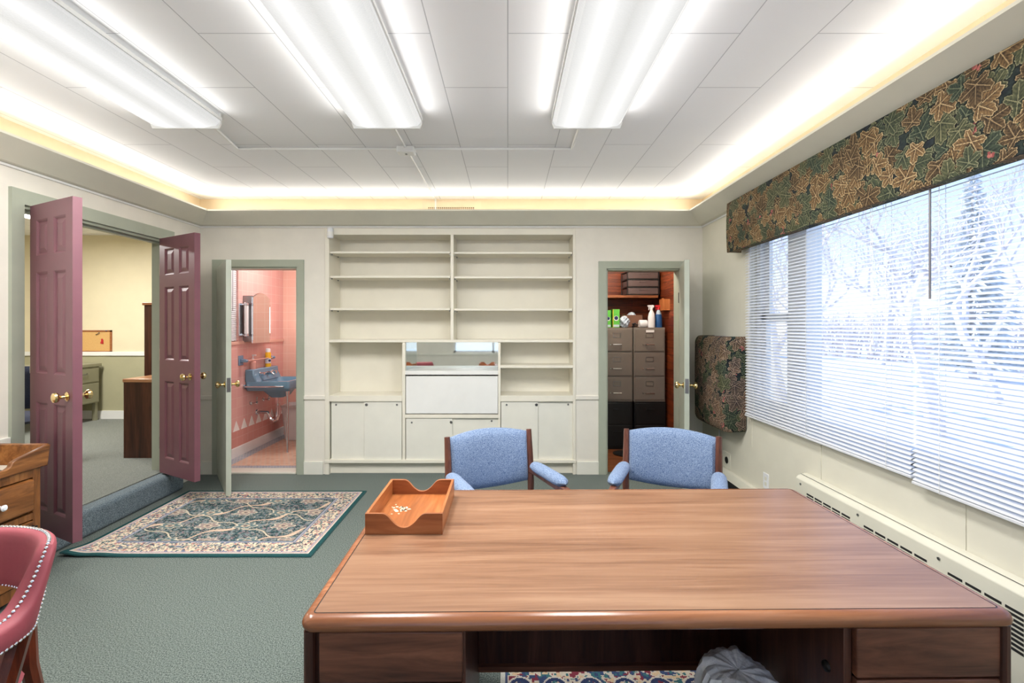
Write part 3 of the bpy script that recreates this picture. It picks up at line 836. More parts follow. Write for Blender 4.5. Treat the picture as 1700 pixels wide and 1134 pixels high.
# ------------------------------------------------------------------ ceiling lights and conduit
LENS_Z = 2.585
def fixture(x, label):
    o = thing('ceiling_light', label, 'ceiling light', (x, 2.11, ZC), 0, 'fluorescent ceiling lights')
    hw, L = .203, .635
    MB().prism([(-.13, 0), (.13, 0), (.15, -.05), (-.15, -.05)], 'y', -L + .02, L - .02).build('housing', M['white'], o)
    lp = [(-.2, -.03), (-.197, -.055), (-.18, -.073), (-.12, -.083), (0, -.086), (.12, -.083), (.18, -.073), (.197, -.055), (.2, -.03)]
    ln = MB(); ln.loft([[(p[0], yy, p[1]) for p in lp] for yy in (-L + .012, L - .012)], False, False)
    ln.build('diffuser', M['lens'], o)
    for s in (-1, 1):
        MB().prism([(-hw, -.0), (hw, -.0), (hw, -.06), (hw - .012, -.09), (-hw + .012, -.09), (-hw, -.06)], 'y', s * L - (.012 if s > 0 else 0), s * L + (.012 if s < 0 else 0)).build('end_cap', M['white'], o, bevel=.002)
    rl = MB()
    for s in (-1, 1): rl.box(s * .197, s * .206, -L, L, -.04, -.022)
    rl.build('side_rail', M['white'], o)
    la = bpy.data.lights.new('tube light', 'AREA'); la.shape = 'RECTANGLE'; la.size = .36; la.size_y = 1.2; la.energy = POWER; la.color = (1, .985, .96)
    lo = bpy.data.objects.new('tube_light', la); COL.objects.link(lo); lo.location = (x, 2.11, ZC - .092)
    for sd_ in (-1, 1):                                         # the luminous side walls of the wrap-round diffuser
        lb_ = bpy.data.lights.new('tube side glow', 'AREA'); lb_.shape = 'RECTANGLE'; lb_.size = .045; lb_.size_y = 1.2; lb_.energy = SIDE; lb_.color = (1, .985, .96)
        lo = bpy.data.objects.new('tube_side_light', lb_); COL.objects.link(lo); lo.location = (x + sd_ * .211, 2.11, ZC - .062); lo.rotation_euler = (0, -sd_ * PI / 2, 0)
    return o
POWER, SIDE = 20, .6
fixture(-1.865, 'fluorescent ceiling light nearest the plum doors')
fixture(-.70, 'fluorescent ceiling light wired to the junction box, in the middle')
fixture(.458, 'fluorescent ceiling light nearest the window')
cd = MB()
zc = ZC - .009
cd.tube([(-1.78, 2.74, zc), (-1.86, 3.26, zc)], .009, 6).tube([(-1.86, 3.26, zc), (.44, 3.26, zc)], .009, 6).tube([(.44, 3.26, zc), (.44, 2.74, zc)], .009, 6)
cd.tube([(-.70, 2.74, zc), (-.70, YB - .004, zc)], .009, 6).tube([(-.70, YB - .01, zc), (-.70, YB - .01, 2.45)], .008, 6)
tag(cd.build('surface_conduit', M['white'], None), 'thin white cable conduit branching across the ceiling', 'conduit')
jb = MB().box(-.76, -.64, 3.215, 3.305, ZC - .045, ZC).build('junction_box', M['white'], None, bevel=.008)
tag(jb, 'small white junction box where the ceiling conduits meet', 'junction box')
MB().cyl((-.7, 3.26, ZC - .05), (-.7, 3.26, ZC - .045), .008, None, 8).build('screw', M['steel'], jb)
# vent grille on the cove wall
vg = thing('wall_vent', 'small perforated air vent above the cornice over the bookcase', 'vent', (-.545, YB, 2.55))
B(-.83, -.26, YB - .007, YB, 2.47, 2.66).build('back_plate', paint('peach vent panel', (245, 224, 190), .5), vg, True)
gr = MB()
for i in range(24):
    for j in range(4):
        gx, gz = -.765 + i * .0188, 2.535 + j * .016
        gr.box(gx - .006, gx + .006, YB - .009, YB - .0065, gz - .005, gz + .005)
gr.build('perforations', paint('vent holes', (120, 96, 62), .8), vg, True)
# motion sensor
sn = thing('motion_sensor', 'small white motion sensor at the top corner of the bookcase', 'sensor', (-1.712, YB - .02, 2.335))
MB().lathe([(.022, -.05), (.028, -.045), (.03, 0), (.028, .045), (.022, .05)], (-1.712, YB - .03, 2.335), 16).build('housing', M['whiteplastic'], sn, True)
MB().lathe([(.0245, -.022), (.0305, -.02), (.0315, 0), (.0305, .02), (.0245, .022)], (-1.712, YB - .0315, 2.325), 16).build('lens', M['white'], sn, True)
# ------------------------------------------------------------------ bookcase
def bx(x): return (x - VX) / (F / YB)          # photo pixel -> metres on the back-wall plane
def bz(y): return CZ - (y - VY) * YB / F
bk = thing('built_in_bookcase', 'cream built-in bookcase with mirrored niche filling the wall', 'bookcase', (-.55, YB, 0))
YD = YB + .29
m = MB()
m.box(KX0, KX1, YD, YD + .012, 0, 2.38)                        # back
m.box(KX0 - .0, bx(547), YB - .012, YD, 0, 2.38).box(bx(951), KX1, YB - .012, YD, 0, 2.38)
m.box(bx(748), bx(753), YB - .004, YD, bz(564), 2.38)
m.box(KX0, KX1, YB - .008, YD, bz(390), bz(380))
m.box(KX0, KX1, YB + .0, YD, 2.362, 2.38)
for a, b in ((668, 673), (827, 831)): m.box(bx(a), bx(b), YB - .006, YD, bz(766), bz(569))
m.box(KX0, KX1, YB - .02, YD, bz(768), bz(763))
m.box(KX0, KX1, YB + .035, YB + .05, 0, bz(768))
m.build('case', M['shelf'], bk, True, bevel=.0015)
def shelf(x0, x1, y0, y1, back=.03, pins=True):
    o = B(bx(x0), bx(x1), YB - .004, YD - back, bz(y1), bz(y0)).build('shelf', M['shelf'], bk, True, bevel=.002)
    if pins:
        for xx in (x0 + .8, x1 - .8):
            for dy in (.03, .2): B(bx(xx) - .005, bx(xx) + .005, YB + dy, YB + dy + .014, bz(y1 + 1.8), bz(y1)).build('shelf_pin', M['steel'], o, True)
for y0, y1 in ((417.5, 420.8), (458, 461.5), (511.5, 515)):
    shelf(548, 747, y0, y1); shelf(754, 950, y0 + .8, y1 + .8)
shelf(547, 951, 564, 568.5, 0, False)
shelf(831, 951, 606.5, 611)
for a, b in ((547, 668), (831, 951)):
    B(bx(a), bx(b), YB - .012, YD, bz(666.5), bz(656.5)).build('counter', M['shelf'], bk, True, bevel=.003)
# mirrored niche
B(bx(673), bx(827), YD - .006, YD, bz(616), bz(569)).build('niche_mirror', M['mirror'], bk, True, label='mirror at the back of the niche')
for xa in (bx(673), bx(827) - .004):
    B(xa, xa + .004, YB + .02, YD - .006, bz(616), bz(569)).build('side_mirror', M['mirror'], bk, True, label='mirror on the side of the niche')
B(bx(673), bx(827), YB - .012, YD, bz(622), bz(615.5)).build('niche_ledge', M['white'], bk, True, bevel=.002)
B(bx(674), bx(826.5), YB - .006, YB + .014, bz(686.5), bz(624.5)).build('drop_front', M['white'], bk, True, bevel=.002, label='whiter drop-front panel')
B(bx(673), bx(827), YB - .01, YD, bz(694), bz(688)).build('rail', M['shelf'], bk, True, bevel=.002)
def sdoor(x0, x1, y0, y1, dy, knobs):
    o = B(bx(x0), bx(x1), YB + dy, YB + dy + .014, bz(y1), bz(y0)).build('sliding_door', M['dooroff'], bk, True, bevel=.0015)
    for kx, ky, r in knobs:
        MB().lathe([(r, 0), (r, .005), (r * .7, .009), (0, .009)], (bx(kx), YB + dy, bz(ky)), 14, '-y').build('lock' if r > .012 else 'finger_pull', M['steel'], o, True)
sdoor(549, 607, 667, 763, .016, [(557, 672.5, .009)])
sdoor(604.5, 667, 667, 763, .0, [(608.5, 672, .014), (659, 672, .009)])
sdoor(674, 751, 694.5, 763, .0, [(683.5, 701.5, .009), (749, 701, .014)])
sdoor(748, 827, 694.5, 763, .016, [(816, 699.5, .009)])
sdoor(832, 893, 667, 763, .0, [(841, 672, .009), (890.5, 672, .014)])
sdoor(890, 951, 667, 763, .016, [(943.5, 672, .009)])

# ------------------------------------------------------------------ valance and quilted box in leaf-printed cotton
va = thing('window_valance', 'long padded valance in brown leaf print above the blinds', 'valance', (1.78, 2.0, 2.03))
VL, VH = 3.45, .395
NU, NV = 1500, 196
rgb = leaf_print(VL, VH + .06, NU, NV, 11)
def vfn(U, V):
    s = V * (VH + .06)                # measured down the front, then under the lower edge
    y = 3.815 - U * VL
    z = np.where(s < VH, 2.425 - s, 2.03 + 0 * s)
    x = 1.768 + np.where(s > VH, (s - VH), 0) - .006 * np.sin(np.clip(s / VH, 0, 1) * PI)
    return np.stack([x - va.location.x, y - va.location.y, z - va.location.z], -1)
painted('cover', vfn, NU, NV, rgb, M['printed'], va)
m = MB().box(1.776, 1.80, .37, 3.80, 2.035, 2.42).box(1.776, 1.885, .37, 3.80, 2.405, 2.42)
m.build('board', M['white'], va, True)
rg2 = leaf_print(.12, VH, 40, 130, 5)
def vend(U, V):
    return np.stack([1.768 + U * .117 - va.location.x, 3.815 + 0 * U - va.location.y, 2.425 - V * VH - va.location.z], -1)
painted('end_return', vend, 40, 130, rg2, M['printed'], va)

qb = thing('quilted_box', 'leaf-print padded box hung low on the wall beside the blinds', 'padded box', (1.8, 4.03, .6))
QY0, QY1, QZ0, QZ1, QX = 3.73, 4.32, .60, 1.355, 1.70
pathw = (XR - QX); lenf = QY1 - QY0; TOT = pathw * 2 + lenf
def qfn(U, V):
    s = U * TOT; R = .035
    # plan outline: near side, front, far side with rounded corners
    def outl(s):
        xs = np.zeros_like(s); ys = np.zeros_like(s)
        a = s < pathw; b = (s >= pathw) & (s < pathw + lenf); c = s >= pathw + lenf
        xs = np.where(a, XR - s, np.where(b, QX, QX + (s - pathw - lenf)))
        ys = np.where(a, QY0, np.where(b, QY0 + (s - pathw), QY1))
        return xs, ys
    x = 0; y = 0
    for k in range(9):
        d = (k - 4) / 4 * R
        a, b = outl(np.clip(s + d, 0, TOT)); x = x + a / 9; y = y + b / 9
    bulge = .03 * np.sin(np.clip((s - pathw) / lenf, 0, 1) * PI) * np.sin(np.clip(V, 0, 1) * PI)
    x = x - bulge
    t = np.clip(np.minimum(V, 1 - V) / .09, 0, 1)
    rd = np.sqrt(np.clip(1 - (1 - t) ** 2, 0, 1))
    cx, cy = XR, (QY0 + QY1) / 2
    k = .78 + .22 * rd
    x = np.minimum(cx + (x - cx) * k, XR - .001); y = cy + (y - cy) * (.93 + .07 * rd)
    dip = -.012 * np.sin(np.clip(s / TOT, 0, 1) * PI) * (1 - V)
    z = QZ0 + V * (QZ1 - QZ0) + dip
    return np.stack([x - qb.location.x, y - qb.location.y, z - qb.location.z], -1)
qcols = [((128, 104, 78), (56, 46, 44), (206, 180, 152)), ((140, 112, 88), (64, 50, 48), (216, 190, 164)), ((110, 92, 76), (48, 42, 44), (190, 166, 144))]
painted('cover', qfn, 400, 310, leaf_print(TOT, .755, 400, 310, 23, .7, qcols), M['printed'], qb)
m = MB().box(QX + .05, XR - .002, QY0 + .04, QY1 - .04, QZ0 + .004, QZ1 - .004)
m.build('backing', M['navy'], qb, True, bevel=.01)
MB().tube([(XR - .012, 4.20, .6), (XR - .008, 4.20, .21)], .004, 6).build('power_cord', M['white'], qb, True)

# ------------------------------------------------------------------ right-wall fittings
ht = thing('wall_convector', 'long cream wall convector with slotted grilles under the window', 'heater', (1.85, 1.5, 0))
HX = 1.815
m = MB().prism([(XR - .002, .515), (XR - .002, .02), (HX, .02), (HX, .485), (HX + .012, .50), (XR - .02, .515)], 'y', -.6, 2.98)
m.build('casing', M['cream_metal'], ht, True, bevel=.003)
B(HX + .03, HX + .033, -.6, 2.98, .5085, .5095).build('seam', M['dark'], ht, True)
for g0 in (2.87, 2.41, 1.95, 1.49, 1.03):
    sl = MB()
    for k in range(5):
        y1 = g0 - k * .075
        for j in range(9):
            z = .425 - j * .0175
            sl.box(HX - .0012, HX + .004, y1 - .062, y1, z - .010, z)
    sl.build('vent_slots', M['dark'], ht, True)
for y in (2.93, 2.45, 1.99, 1.53): MB().cyl((HX - .004, y, .46), (HX, y, .46), .007, None, 8).build('screw_head', M['steel'], ht, True)
hb = thing('baseboard_heater', 'low cream baseboard heater with a dark slot behind the blue chair', 'heater', (1.86, 3.8, 0))
MB().prism([(XR - .002, .21), (XR - .002, .0), (XR - .05, .0), (XR - .05, .03), (XR - .03, .03), (XR - .03, .06), (XR - .055, .06), (XR - .055, .165), (XR - .03, .205)], 'y', 3.0, 4.45).build('casing', M['cream_metal'], hb, True)
B(XR - .058, XR - .054, 3.02, 4.43, .085, .15).build('air_slot', M['dark'], hb, True)
MB().box(XR - .06, XR - .002, 2.99, 3.0, 0, .212).build('end_plate', M['cream_metal'], hb, True)
def outlet(y, z, label):
    o = thing('wall_outlet', label, 'outlet', (XR, y, z), 0)
    B(XR - .006, XR, y - .036, y + .036, z - .058, z + .058).build('cover_plate', M['whiteplastic'], o, True, bevel=.003)
    h = MB()
    for dz in (-.02, .02):
        h.box(XR - .0075, XR - .006, y - .012, y + .012, z + dz - .013, z + dz + .013)
    h.build('socket_face', M['cream_metal'], o, True)
    return o
outlet(3.455, .305, 'cream duplex outlet low on the window wall')
def cable_plate(y, z, label):
    o = thing('cable_plate', label, 'wall plate', (XR, y, z), 0)
    B(XR - .006, XR, y - .062, y + .062, z - .07, z + .07).build('cover_plate', M['cream_metal'], o, True, bevel=.003)
    MB().lathe([(.03, 0), (.028, .004), (.0, .004)], (XR - .0055, y, z), 20, '-x').build('round_hole', M['black'], o, True)
cable_plate(4.07, .285, 'square wall plate with round black hole, the fully visible one behind the blue chair')
cable_plate(4.30, .285, 'square wall plate with round black hole, half hidden by the blue chair back')

# ------------------------------------------------------------------ rugs
def rug(name, x0, x1, y0, y1, nu, nv, rgb, label, curl=False, zt=.011):
    o = thing(name, label, 'rug', ((x0 + x1) / 2, (y0 + y1) / 2, 0))
    def fn(U, V):
        x = x0 + U * (x1 - x0); y = y0 + V * (y1 - y0)
        z = zt + 0 * U
        if curl:
            z = z + .022 * np.exp(-((U / .05) ** 2 + (V / .10) ** 2)) + .008 * np.exp(-((U - .13) / .06) ** 2 - (V / .06) ** 2)
            x = x - .02 * np.exp(-((U / .04) ** 2 + (V / .08) ** 2))
        return np.stack([x - o.location.x, y - o.location.y, z], -1)
    painted('woven_field', fn, nu, nv, rgb, M['pile'], o)
    m = MB()
    n = 60
    loop = [(i / n, 0) for i in range(n)] + [(1, i / n) for i in range(n)] + [(1 - i / n, 1) for i in range(n)] + [(0, 1 - i / n) for i in range(n)]
    U = np.array([p[0] for p in loop]); V = np.array([p[1] for p in loop])
    P = fn(U, V)
    ring0 = [tuple(p) for p in P]; ring1 = [(p[0] * 1.004, p[1] * 1.004, max(p[2] - .009, .001)) for p in P]
    m.loft([ring0 + [ring0[0]], ring1 + [ring1[0]]], False, False)
    m.build('bound_edge', M['binding'], o)
    return o
rug('area_rug', -2.765, -1.225, 2.94, 4.10, 400, 300, rug_print(1.54, 1.16, 400, 300), 'green and cream floral area rug in front of the open doors', True)
rug('area_rug', -.03, .80, 1.22, 2.3, 170, 220, small_rug_print(.83, 1.08, 170, 220), 'navy and cream patterned rug under the walnut desk', zt=.009)

# ------------------------------------------------------------------ desk
dk = thing('executive_desk', 'large walnut executive desk with rounded edge, laminate top', 'desk', (.365, 1.578, 0), math.radians(.75))
HW, HD, TZ = .843, .424, .745
def rrect(hw, hd, r, n=8):
    pts = []
    for cx, cy, a0 in ((hw - r, hd - r, 0), (-hw + r, hd - r, PI / 2), (-hw + r, -hd + r, PI), (hw - r, -hd + r, 1.5 * PI)):
        for k in range(n + 1):
            a = a0 + PI / 2 * k / n
            pts.append((cx + r * math.cos(a), cy + r * math.sin(a)))
    return pts
poly = rrect(HW - .003, HD - .003, .008)
MB().prism(poly, 'z', .712, TZ).build('desk_top', M['laminate'], dk)
r1, r2 = rrect(HW - .003, HD - .003, .008), rrect(HW, HD, .011)
MB().loft([[(x, y, TZ - .0008) for x, y in r1] + [(r1[0][0], r1[0][1], TZ - .0008)], [(x, y, TZ - .0008) for x, y in r2] + [(r2[0][0], r2[0][1], TZ - .0008)]], False, False).build('inlay_line', M['black'], dk)
prof = [(0, .7448), (.008, .7445), (.017, .741), (.024, .734), (.027, .726), (.0255, .718), (.020, .711), (.012, .708), (-.06, .708)]
rings = []
for off, z in prof:
    rr_ = rrect(HW + off, HD + off, max(.011 + off, .002) if off > -.01 else .004)
    rings.append([(x, y, z) for x, y in rr_] + [(rr_[0][0], rr_[0][1], z)])
MB().loft(rings, False, False).build('bullnose_edge', M['bullnose'], dk, label='glossy rounded walnut edge band')
def pedestal(x0, x1):
    m = MB()
    m.box(x0, x0 + .02, -HD + .01, HD - .03, .04, .708).box(x1 - .02, x1, -HD + .01, HD - .03, .04, .708)
    m.box(x0 + .02, x1 - .02, HD - .05, HD - .03, .04, .708).box(x0 + .02, x1 - .02, -HD + .03, HD - .05, .04, .06)
    m.box(x0 + .02, x1 - .02, -HD + .03, HD - .05, .69, .708).box(x0 + .03, x1 - .03, -HD + .04, HD - .06, 0, .04)
    p = m.build('pedestal', M['deskside'], dk, bevel=.002)
    for z0, z1 in ((.578, .700), (.31, .572), (.06, .304)):
        d = B(x0 + .022, x1 - .006, -HD - .005, -HD + .016, z0, z1).build('drawer_front', M['deskwood'], dk, bevel=.003)
        B(x0 + .04, x1 - .04, -HD + .016, HD - .1, z0 + .01, z1 - .03).build('drawer_box', M['darkwood'], d)
PLX, PRX = -.474, .461
pedestal(-HW - .005, PLX); pedestal(PRX, HW + .005)
for s in (-1, 1):
    MB().tube([(s * (HW + .006), -HD - .002, 0), (s * (HW + .006), -HD - .002, .708)], .013, 10).build('corner_post', M['deskside'], dk)
MB().box(PLX, PRX, .255, .275, .135, .708).build('modesty_panel', M['deskside'], dk)
MB().box(PLX, PRX, .235, .28, .115, .135).build('panel_rail', M['deskwood'], dk)
MB().lathe([(.014, 0), (.013, .006), (.008, .008), (.0, .012)], (PRX, -HD + .07, .555), 14, '-x').build('lock_knob', M['iron'], dk)

# letter tray
tr = thing('letter_tray', 'open wooden letter tray with scooped ends on the desk corner', 'letter tray', (-.347, 1.752, TZ), math.radians(.2))
TWd, TL, TH = .129, .178, .070
def scoop(y0, y1):
    pts = [(-TWd, 0), (TWd, 0), (TWd, TH), (TWd - .055, TH)]
    n = 22
    for k in range(1, n):
        t = k / n
        x = (TWd - .055) * (1 - 2 * t)
        x *= 1.12 if False else 1
        u = abs(1 - 2 * t); pts.append((x, TH - .047 * ((1 - 1.613 * u * u) if u < .62 else 2.632 * (1 - u) ** 2)))
    pts += [(-TWd + .055, TH), (-TWd, TH)]
    return MB().prism(pts, 'y', y0, y1)
scoop(-TL, -TL + .011).build('scooped_end', M['traywood'], tr, bevel=.001)
scoop(TL - .011, TL).build('scooped_end', M['traywood'], tr, bevel=.001)
for s in (-1, 1): B(s * TWd, s * (TWd - .010), -TL + .011, TL - .011, 0, TH).build('side', M['trayside'], tr, bevel=.001)
B(-TWd + .01, TWd - .01, -TL + .011, TL - .011, .006, .012).build('bottom', M['trayside'], tr)
fl = MB()
for k in range(26):
    a, b = rnd.gauss(-.055, .018), rnd.gauss(.012, .022)
    n = 5 + rnd.randrange(3); r = .003 + .006 * rnd.random()
    pts = [(a + r * rnd.uniform(.6, 1.2) * math.cos(2 * PI * q / n), b + r * rnd.uniform(.6, 1.2) * math.sin(2 * PI * q / n)) for q in range(n)]
    fl.prism(pts, 'z', .012, .0124)
fl.build('paper_residue', paint('torn paper', (232, 214, 184), .9), tr)

# waste bin with a liner
wb = thing('waste_bin', 'small waste bin with clear plastic liner in the desk kneehole', 'waste bin', (.695, 1.40, 0))
MB().lathe([(0, .004), (.095, .004), (.10, .01), (.112, .325), (.115, .33), (.108, .33), (.097, .012), (0, .012)], (0, 0, .01), 28).build('bin', paint('grey bin plastic', (120, 122, 126), .5), wb)
def bagfn(u, v):
    a = 2 * PI * u
    prof = [(.112, .16), (.132, .25), (.136, .32), (.133, .37), (.124, .41), (.108, .437), (.075, .448), (.035, .443), (.004, .438)]
    t = v * (len(prof) - 1); i = min(int(t), len(prof) - 2); f = t - i
    r = prof[i][0] * (1 - f) + prof[i + 1][0] * f; z = prof[i][1] * (1 - f) + prof[i + 1][1] * f
    k = min(1, r / .1)
    w_ = k * (.004 * math.sin(9 * a + 5 * v) + .003 * math.sin(17 * a + 8 * v) + .0025 * math.sin(31 * a + 3 * v))
    z += k * (.006 * math.sin(5 * a + 1) * v + .004 * math.sin(13 * a + 6 * v) * v)
    z -= .045 * max(0, math.cos(a + .35)) * v * k
    r *= .92
    return ((r + w_) * math.cos(a) - .012 * v, (r + w_) * math.sin(a), z * .965)
MB().grid(bagfn, 120, 40).build('plastic_liner', M['bag'], wb)

# ------------------------------------------------------------------ blue guest chairs
def chair_parts(o):
    # origin on the floor under the middle of the backrest; faces -y
    hw = .268
    for s in (-1, 1):
        MB().tube([(s * hw, .05, 0), (s * hw, .01, .25), (s * hw, -.0, .45), (s * hw, .01, .62), (s * hw, .03, .785)], [.016, .019, .021, .020, .017], 8).build('back_post', M['chairwood'], o)
        MB().tube([(s * hw, -.46, 0), (s * hw, -.44, .25), (s * hw, -.42, .54)], [.015, .019, .018], 8).build('leg', M['chairwood'], o)
        MB().prism([(-.46, .515), (.0, .525), (.0, .56), (-.44, .555), (-.465, .54)], 'x', s * hw - .018, s * hw + .018).build('arm_rail', M['chairwood'], o, bevel=.006)
        rings = []
        for k in range(13):
            t = k / 12; y = -.425 + .405 * t
            e = math.sqrt(max(0, 1 - (abs(t - .5) * 2) ** 6)) * .96 + .04
            ring = [(s * hw + .043 * e * math.cos(a), y, .572 + (.034 * e) * math.sin(a) + (.004 if math.sin(a) < 0 else 0)) for a in [2 * PI * q / 16 for q in range(16)]]
            rings.append(ring)
        MB().loft(rings).build('arm_pad', M['chairfabric'], o)
        MB().prism([(-.44, .30), (.0, .27), (.0, .32), (-.44, .345)], 'x', s * hw - .012, s * hw + .012).build('side_rail', M['chairwood'], o)
    # backrest: wrapped, crowned cushion
    def bk_(u, v, side):
        x = (u - .5) * 2 * (hw - .016)
        q = (u - .5) * 2
        zb = .475 - .028 * (1 - q * q); zt = .775 + .028 * (1 - q * q)
        edge = (1 - abs(q) ** 8) ** .5 * max(0, 1 - abs(2 * v - 1) ** 7) ** .5
        z = zb + (zt - zb) * v
        yc = .022 + .045 * (1 - q * q) + .03 * (v - .5)
        return (x, yc + side * (.008 + .026 * edge) - .012 * edge * math.sin(PI * v) , z)
    m = MB()
    m.grid(lambda u, v: bk_(u, v, -1), 26, 18).grid(lambda u, v: bk_(u, v, 1), 26, 18)
    for v in (0, 1): m.grid(lambda u, t: Vector(bk_(u, v, -1)).lerp(Vector(bk_(u, v, 1)), t), 26, 2)
    for u in (0, 1): m.grid(lambda t, v: Vector(bk_(u, v, -1)).lerp(Vector(bk_(u, v, 1)), t), 2, 18)
    m.build('backrest', M['chairfabric'], o)
    def seat(u, v, side):
        x = (u - .5) * 2 * (hw - .03); y = -.47 + .46 * v
        e = (max(0, 1 - abs(2 * u - 1) ** 7) * max(0, 1 - abs(2 * v - 1) ** 7)) ** .5
        return (x, y, .385 + (.05 + .015 * (1 - v)) * e if side > 0 else .385 - .05 * e)
    m = MB().grid(lambda u, v: seat(u, v, 1), 16, 16).grid(lambda u, v: seat(u, v, -1), 16, 16)
    m.build('seat', M['chairfabric'], o)
    return o
c1 = thing('guest_chair', 'blue tweed armchair with walnut frame in front of the sliding cabinet doors', 'chair', (-.10, 2.865, 0), math.radians(24), 'blue guest chairs at the desk')
chair_parts(c1)
c2 = copy_tree(c1)
c2.location = (.99, 2.875, 0); c2.rotation_euler = (0, 0, math.radians(-23.5))
c2['label'] = 'blue tweed armchair with walnut frame in front of the closet door'

# ------------------------------------------------------------------ red nailhead chair
rc = thing('captains_chair', 'dusty red upholstered captain chair with nailhead trim', 'chair', (-1.625, 1.24, 0), math.radians(4))
def bandpath(t):
    # t -1..1, plan of the wrap-round back; arms run forward (-y)
    s = abs(t); sg = 1 if t >= 0 else -1
    if s < .55:
        a = s / .55 * PI / 2
        x = .285 * math.sin(a) ** .85; y = .01 + .225 * math.cos(a) ** .8
    else:
        f = (s - .55) / .45
        x = .285 - .012 * f; y = .01 - .40 * f
    return sg * x, y
def bandz(t):
    s = abs(t)
    k = min(1, max(0, (s - .40) / .17)); k = k * k * (3 - 2 * k)
    top = .805 * (1 - k) + .655 * k
    k2 = min(1, max(0, (s - .30) / .2)); k2 = k2 * k2 * (3 - 2 * k2)
    bot = .645 * (1 - k2) + .585 * k2
    return bot, top, .026 + .012 * k
N = 72; rings = []; nails = []; lower = []
for i in range(N + 1):
    t = -1 + 2 * i / N
    x, y = bandpath(t); x2, y2 = bandpath(min(1, t + .01)); x1, y1 = bandpath(max(-1, t - .01))
    tx, ty = x2 - x1, y2 - y1; l = math.hypot(tx, ty); nx, ny = -ty / l, tx / l      # outward normal is (nx,ny) for left-to-right? oriented below
    if nx * x + ny * (y + .2) < 0: nx, ny = -nx, -ny
    b, tp, th = bandz(t)
    e = .55 if i in (0, N) else 1
    cz, hz = (b + tp) / 2, (tp - b) / 2
    ring = []
    lean = .35 * (hz - .035)
    for q in range(20):
        a = 2 * PI * q / 20
        ca, sa_ = math.cos(a), math.sin(a)
        u = (abs(ca) ** .55) * (1 if ca > 0 else -1) * th * e; wz = (abs(sa_) ** .45) * (1 if sa_ > 0 else -1) * hz * e
        u += lean * (wz / max(hz, 1e-4))
        ring.append((x + nx * u, y + ny * u, cz + wz))
    rings.append(ring)
    nails.append((x + nx * (th * .1 + lean), y + ny * (th * .1 + lean), tp + .0005)); lower.append((x + nx * (th * .9 - lean * .8), y + ny * (th * .9 - lean * .8), b + .012))
MB().loft(rings).build('wrap_back', M['redleather'], rc)
def resample(pts, step):
    out = []; acc = 0
    for a, b in zip(pts, pts[1:]):
        a, b = Vector(a), Vector(b); L_ = (b - a).length
        d = step - acc
        while d < L_:
            out.append(a.lerp(b, d / L_)); d += step
        acc = (acc + L_) % step
    return out
for row in (nails, lower):
    m = MB()
    for p in resample(row, .0125): m.ball(p, .0052, 8)
    m.build('nailhead_trim', M['nail'], rc)
m = MB()
inner = []
for i in range(N + 1):
    t = -1 + 2 * i / N
    r_ = rings[i]; inner.append(r_[13])
for p in resample(inner[10:-10], .0125): m.ball(p, .0042, 8)
m.build('nailhead_trim', M['nail'], rc)
def rseat(u, v, side):
    a, c = (u - .5) * 2, (v - .5) * 2; x = a * math.sqrt(1 - .42 * c * c) * .27; y = -.06 + c * math.sqrt(1 - .42 * a * a) * .27
    e = (max(0, 1 - abs(a) ** 6) * max(0, 1 - abs(2 * v - 1) ** 6)) ** .5
    return (x, y, .41 + .06 * e if side > 0 else .41 - .035 * e)
MB().grid(lambda u, v: rseat(u, v, 1), 16, 16).grid(lambda u, v: rseat(u, v, -1), 16, 16).build('seat', M['redleather'], rc)
for s in (-1, 1):
    MB().tube([(s * .272, .06, .597), (s * .272, -.01, .42), (s * .285, -.09, .0)], [.028, .028, .020], 8).build('leg', M['redwood'], rc)
    MB().tube([(s * .275, -.355, .60), (s * .285, -.36, .4), (s * .29, -.385, 0)], [.022, .024, .018], 8).build('leg', M['redwood'], rc)
    MB().tube([(s * .15, .215, .66), (s * .17, .20, .4), (s * .19, .27, 0)], [.018, .022, .017], 8).build('leg', M['redwood'], rc)

# ------------------------------------------------------------------ dry-sink washstand
ws = thing('washstand', 'stained pine dry-sink washstand with porcelain knobs by the plum door', 'washstand', (-2.76, 2.14, 0))
FX = -2.54
m = MB().box(-2.965, FX - .02, 1.71, 2.57, .05, .66).box(-2.965, FX - .005, 1.71, 2.57, .66, .675)
for y in (1.71, 2.53): m.box(FX - .03, FX, y, y + .04, 0, .70)
for y in (1.71, 2.53): m.box(-2.965, -2.925, y, y + .04, 0, .70)
m.box(FX - .03, FX, 1.75, 2.53, .63, .69).box(FX - .03, FX, 1.75, 2.53, .405, .44).box(FX - .03, FX, 1.75, 2.53, .03, .09)
m.build('cabinet_body', M['pinefront'], ws, True, bevel=.002)
pr = [(1.68, .675), (2.60, .675), (2.615, .785), (2.60, .787), (2.44, .752), (2.415, .742), (2.405, .722), (2.385, .712), (1.89, .712), (1.87, .722), (1.86, .742), (1.835, .752), (1.68, .787), (1.665, .785)]
MB().prism(pr, 'x', FX - .012, FX + .012).build('front_rail', M['pine'], ws, True, bevel=.004)
for y, s in ((2.585, 1), (1.695, -1)):
    MB().prism([(y - .012, .675), (y + .012, .675), (y + .03 * s + .016, .787), (y + .03 * s - .016, .787)], 'x', -2.95, FX - .012).build('end_rail', M['pine'], ws, True, bevel=.003)
B(-2.965, -2.945, 1.69, 2.59, .675, .86).build('back_rail', M['pine'], ws, True, bevel=.003)
B(-2.945, FX - .013, 1.71, 2.57, .676, .682).build('well_liner', paint('pale zinc liner', (196, 190, 176), .35), ws, True)
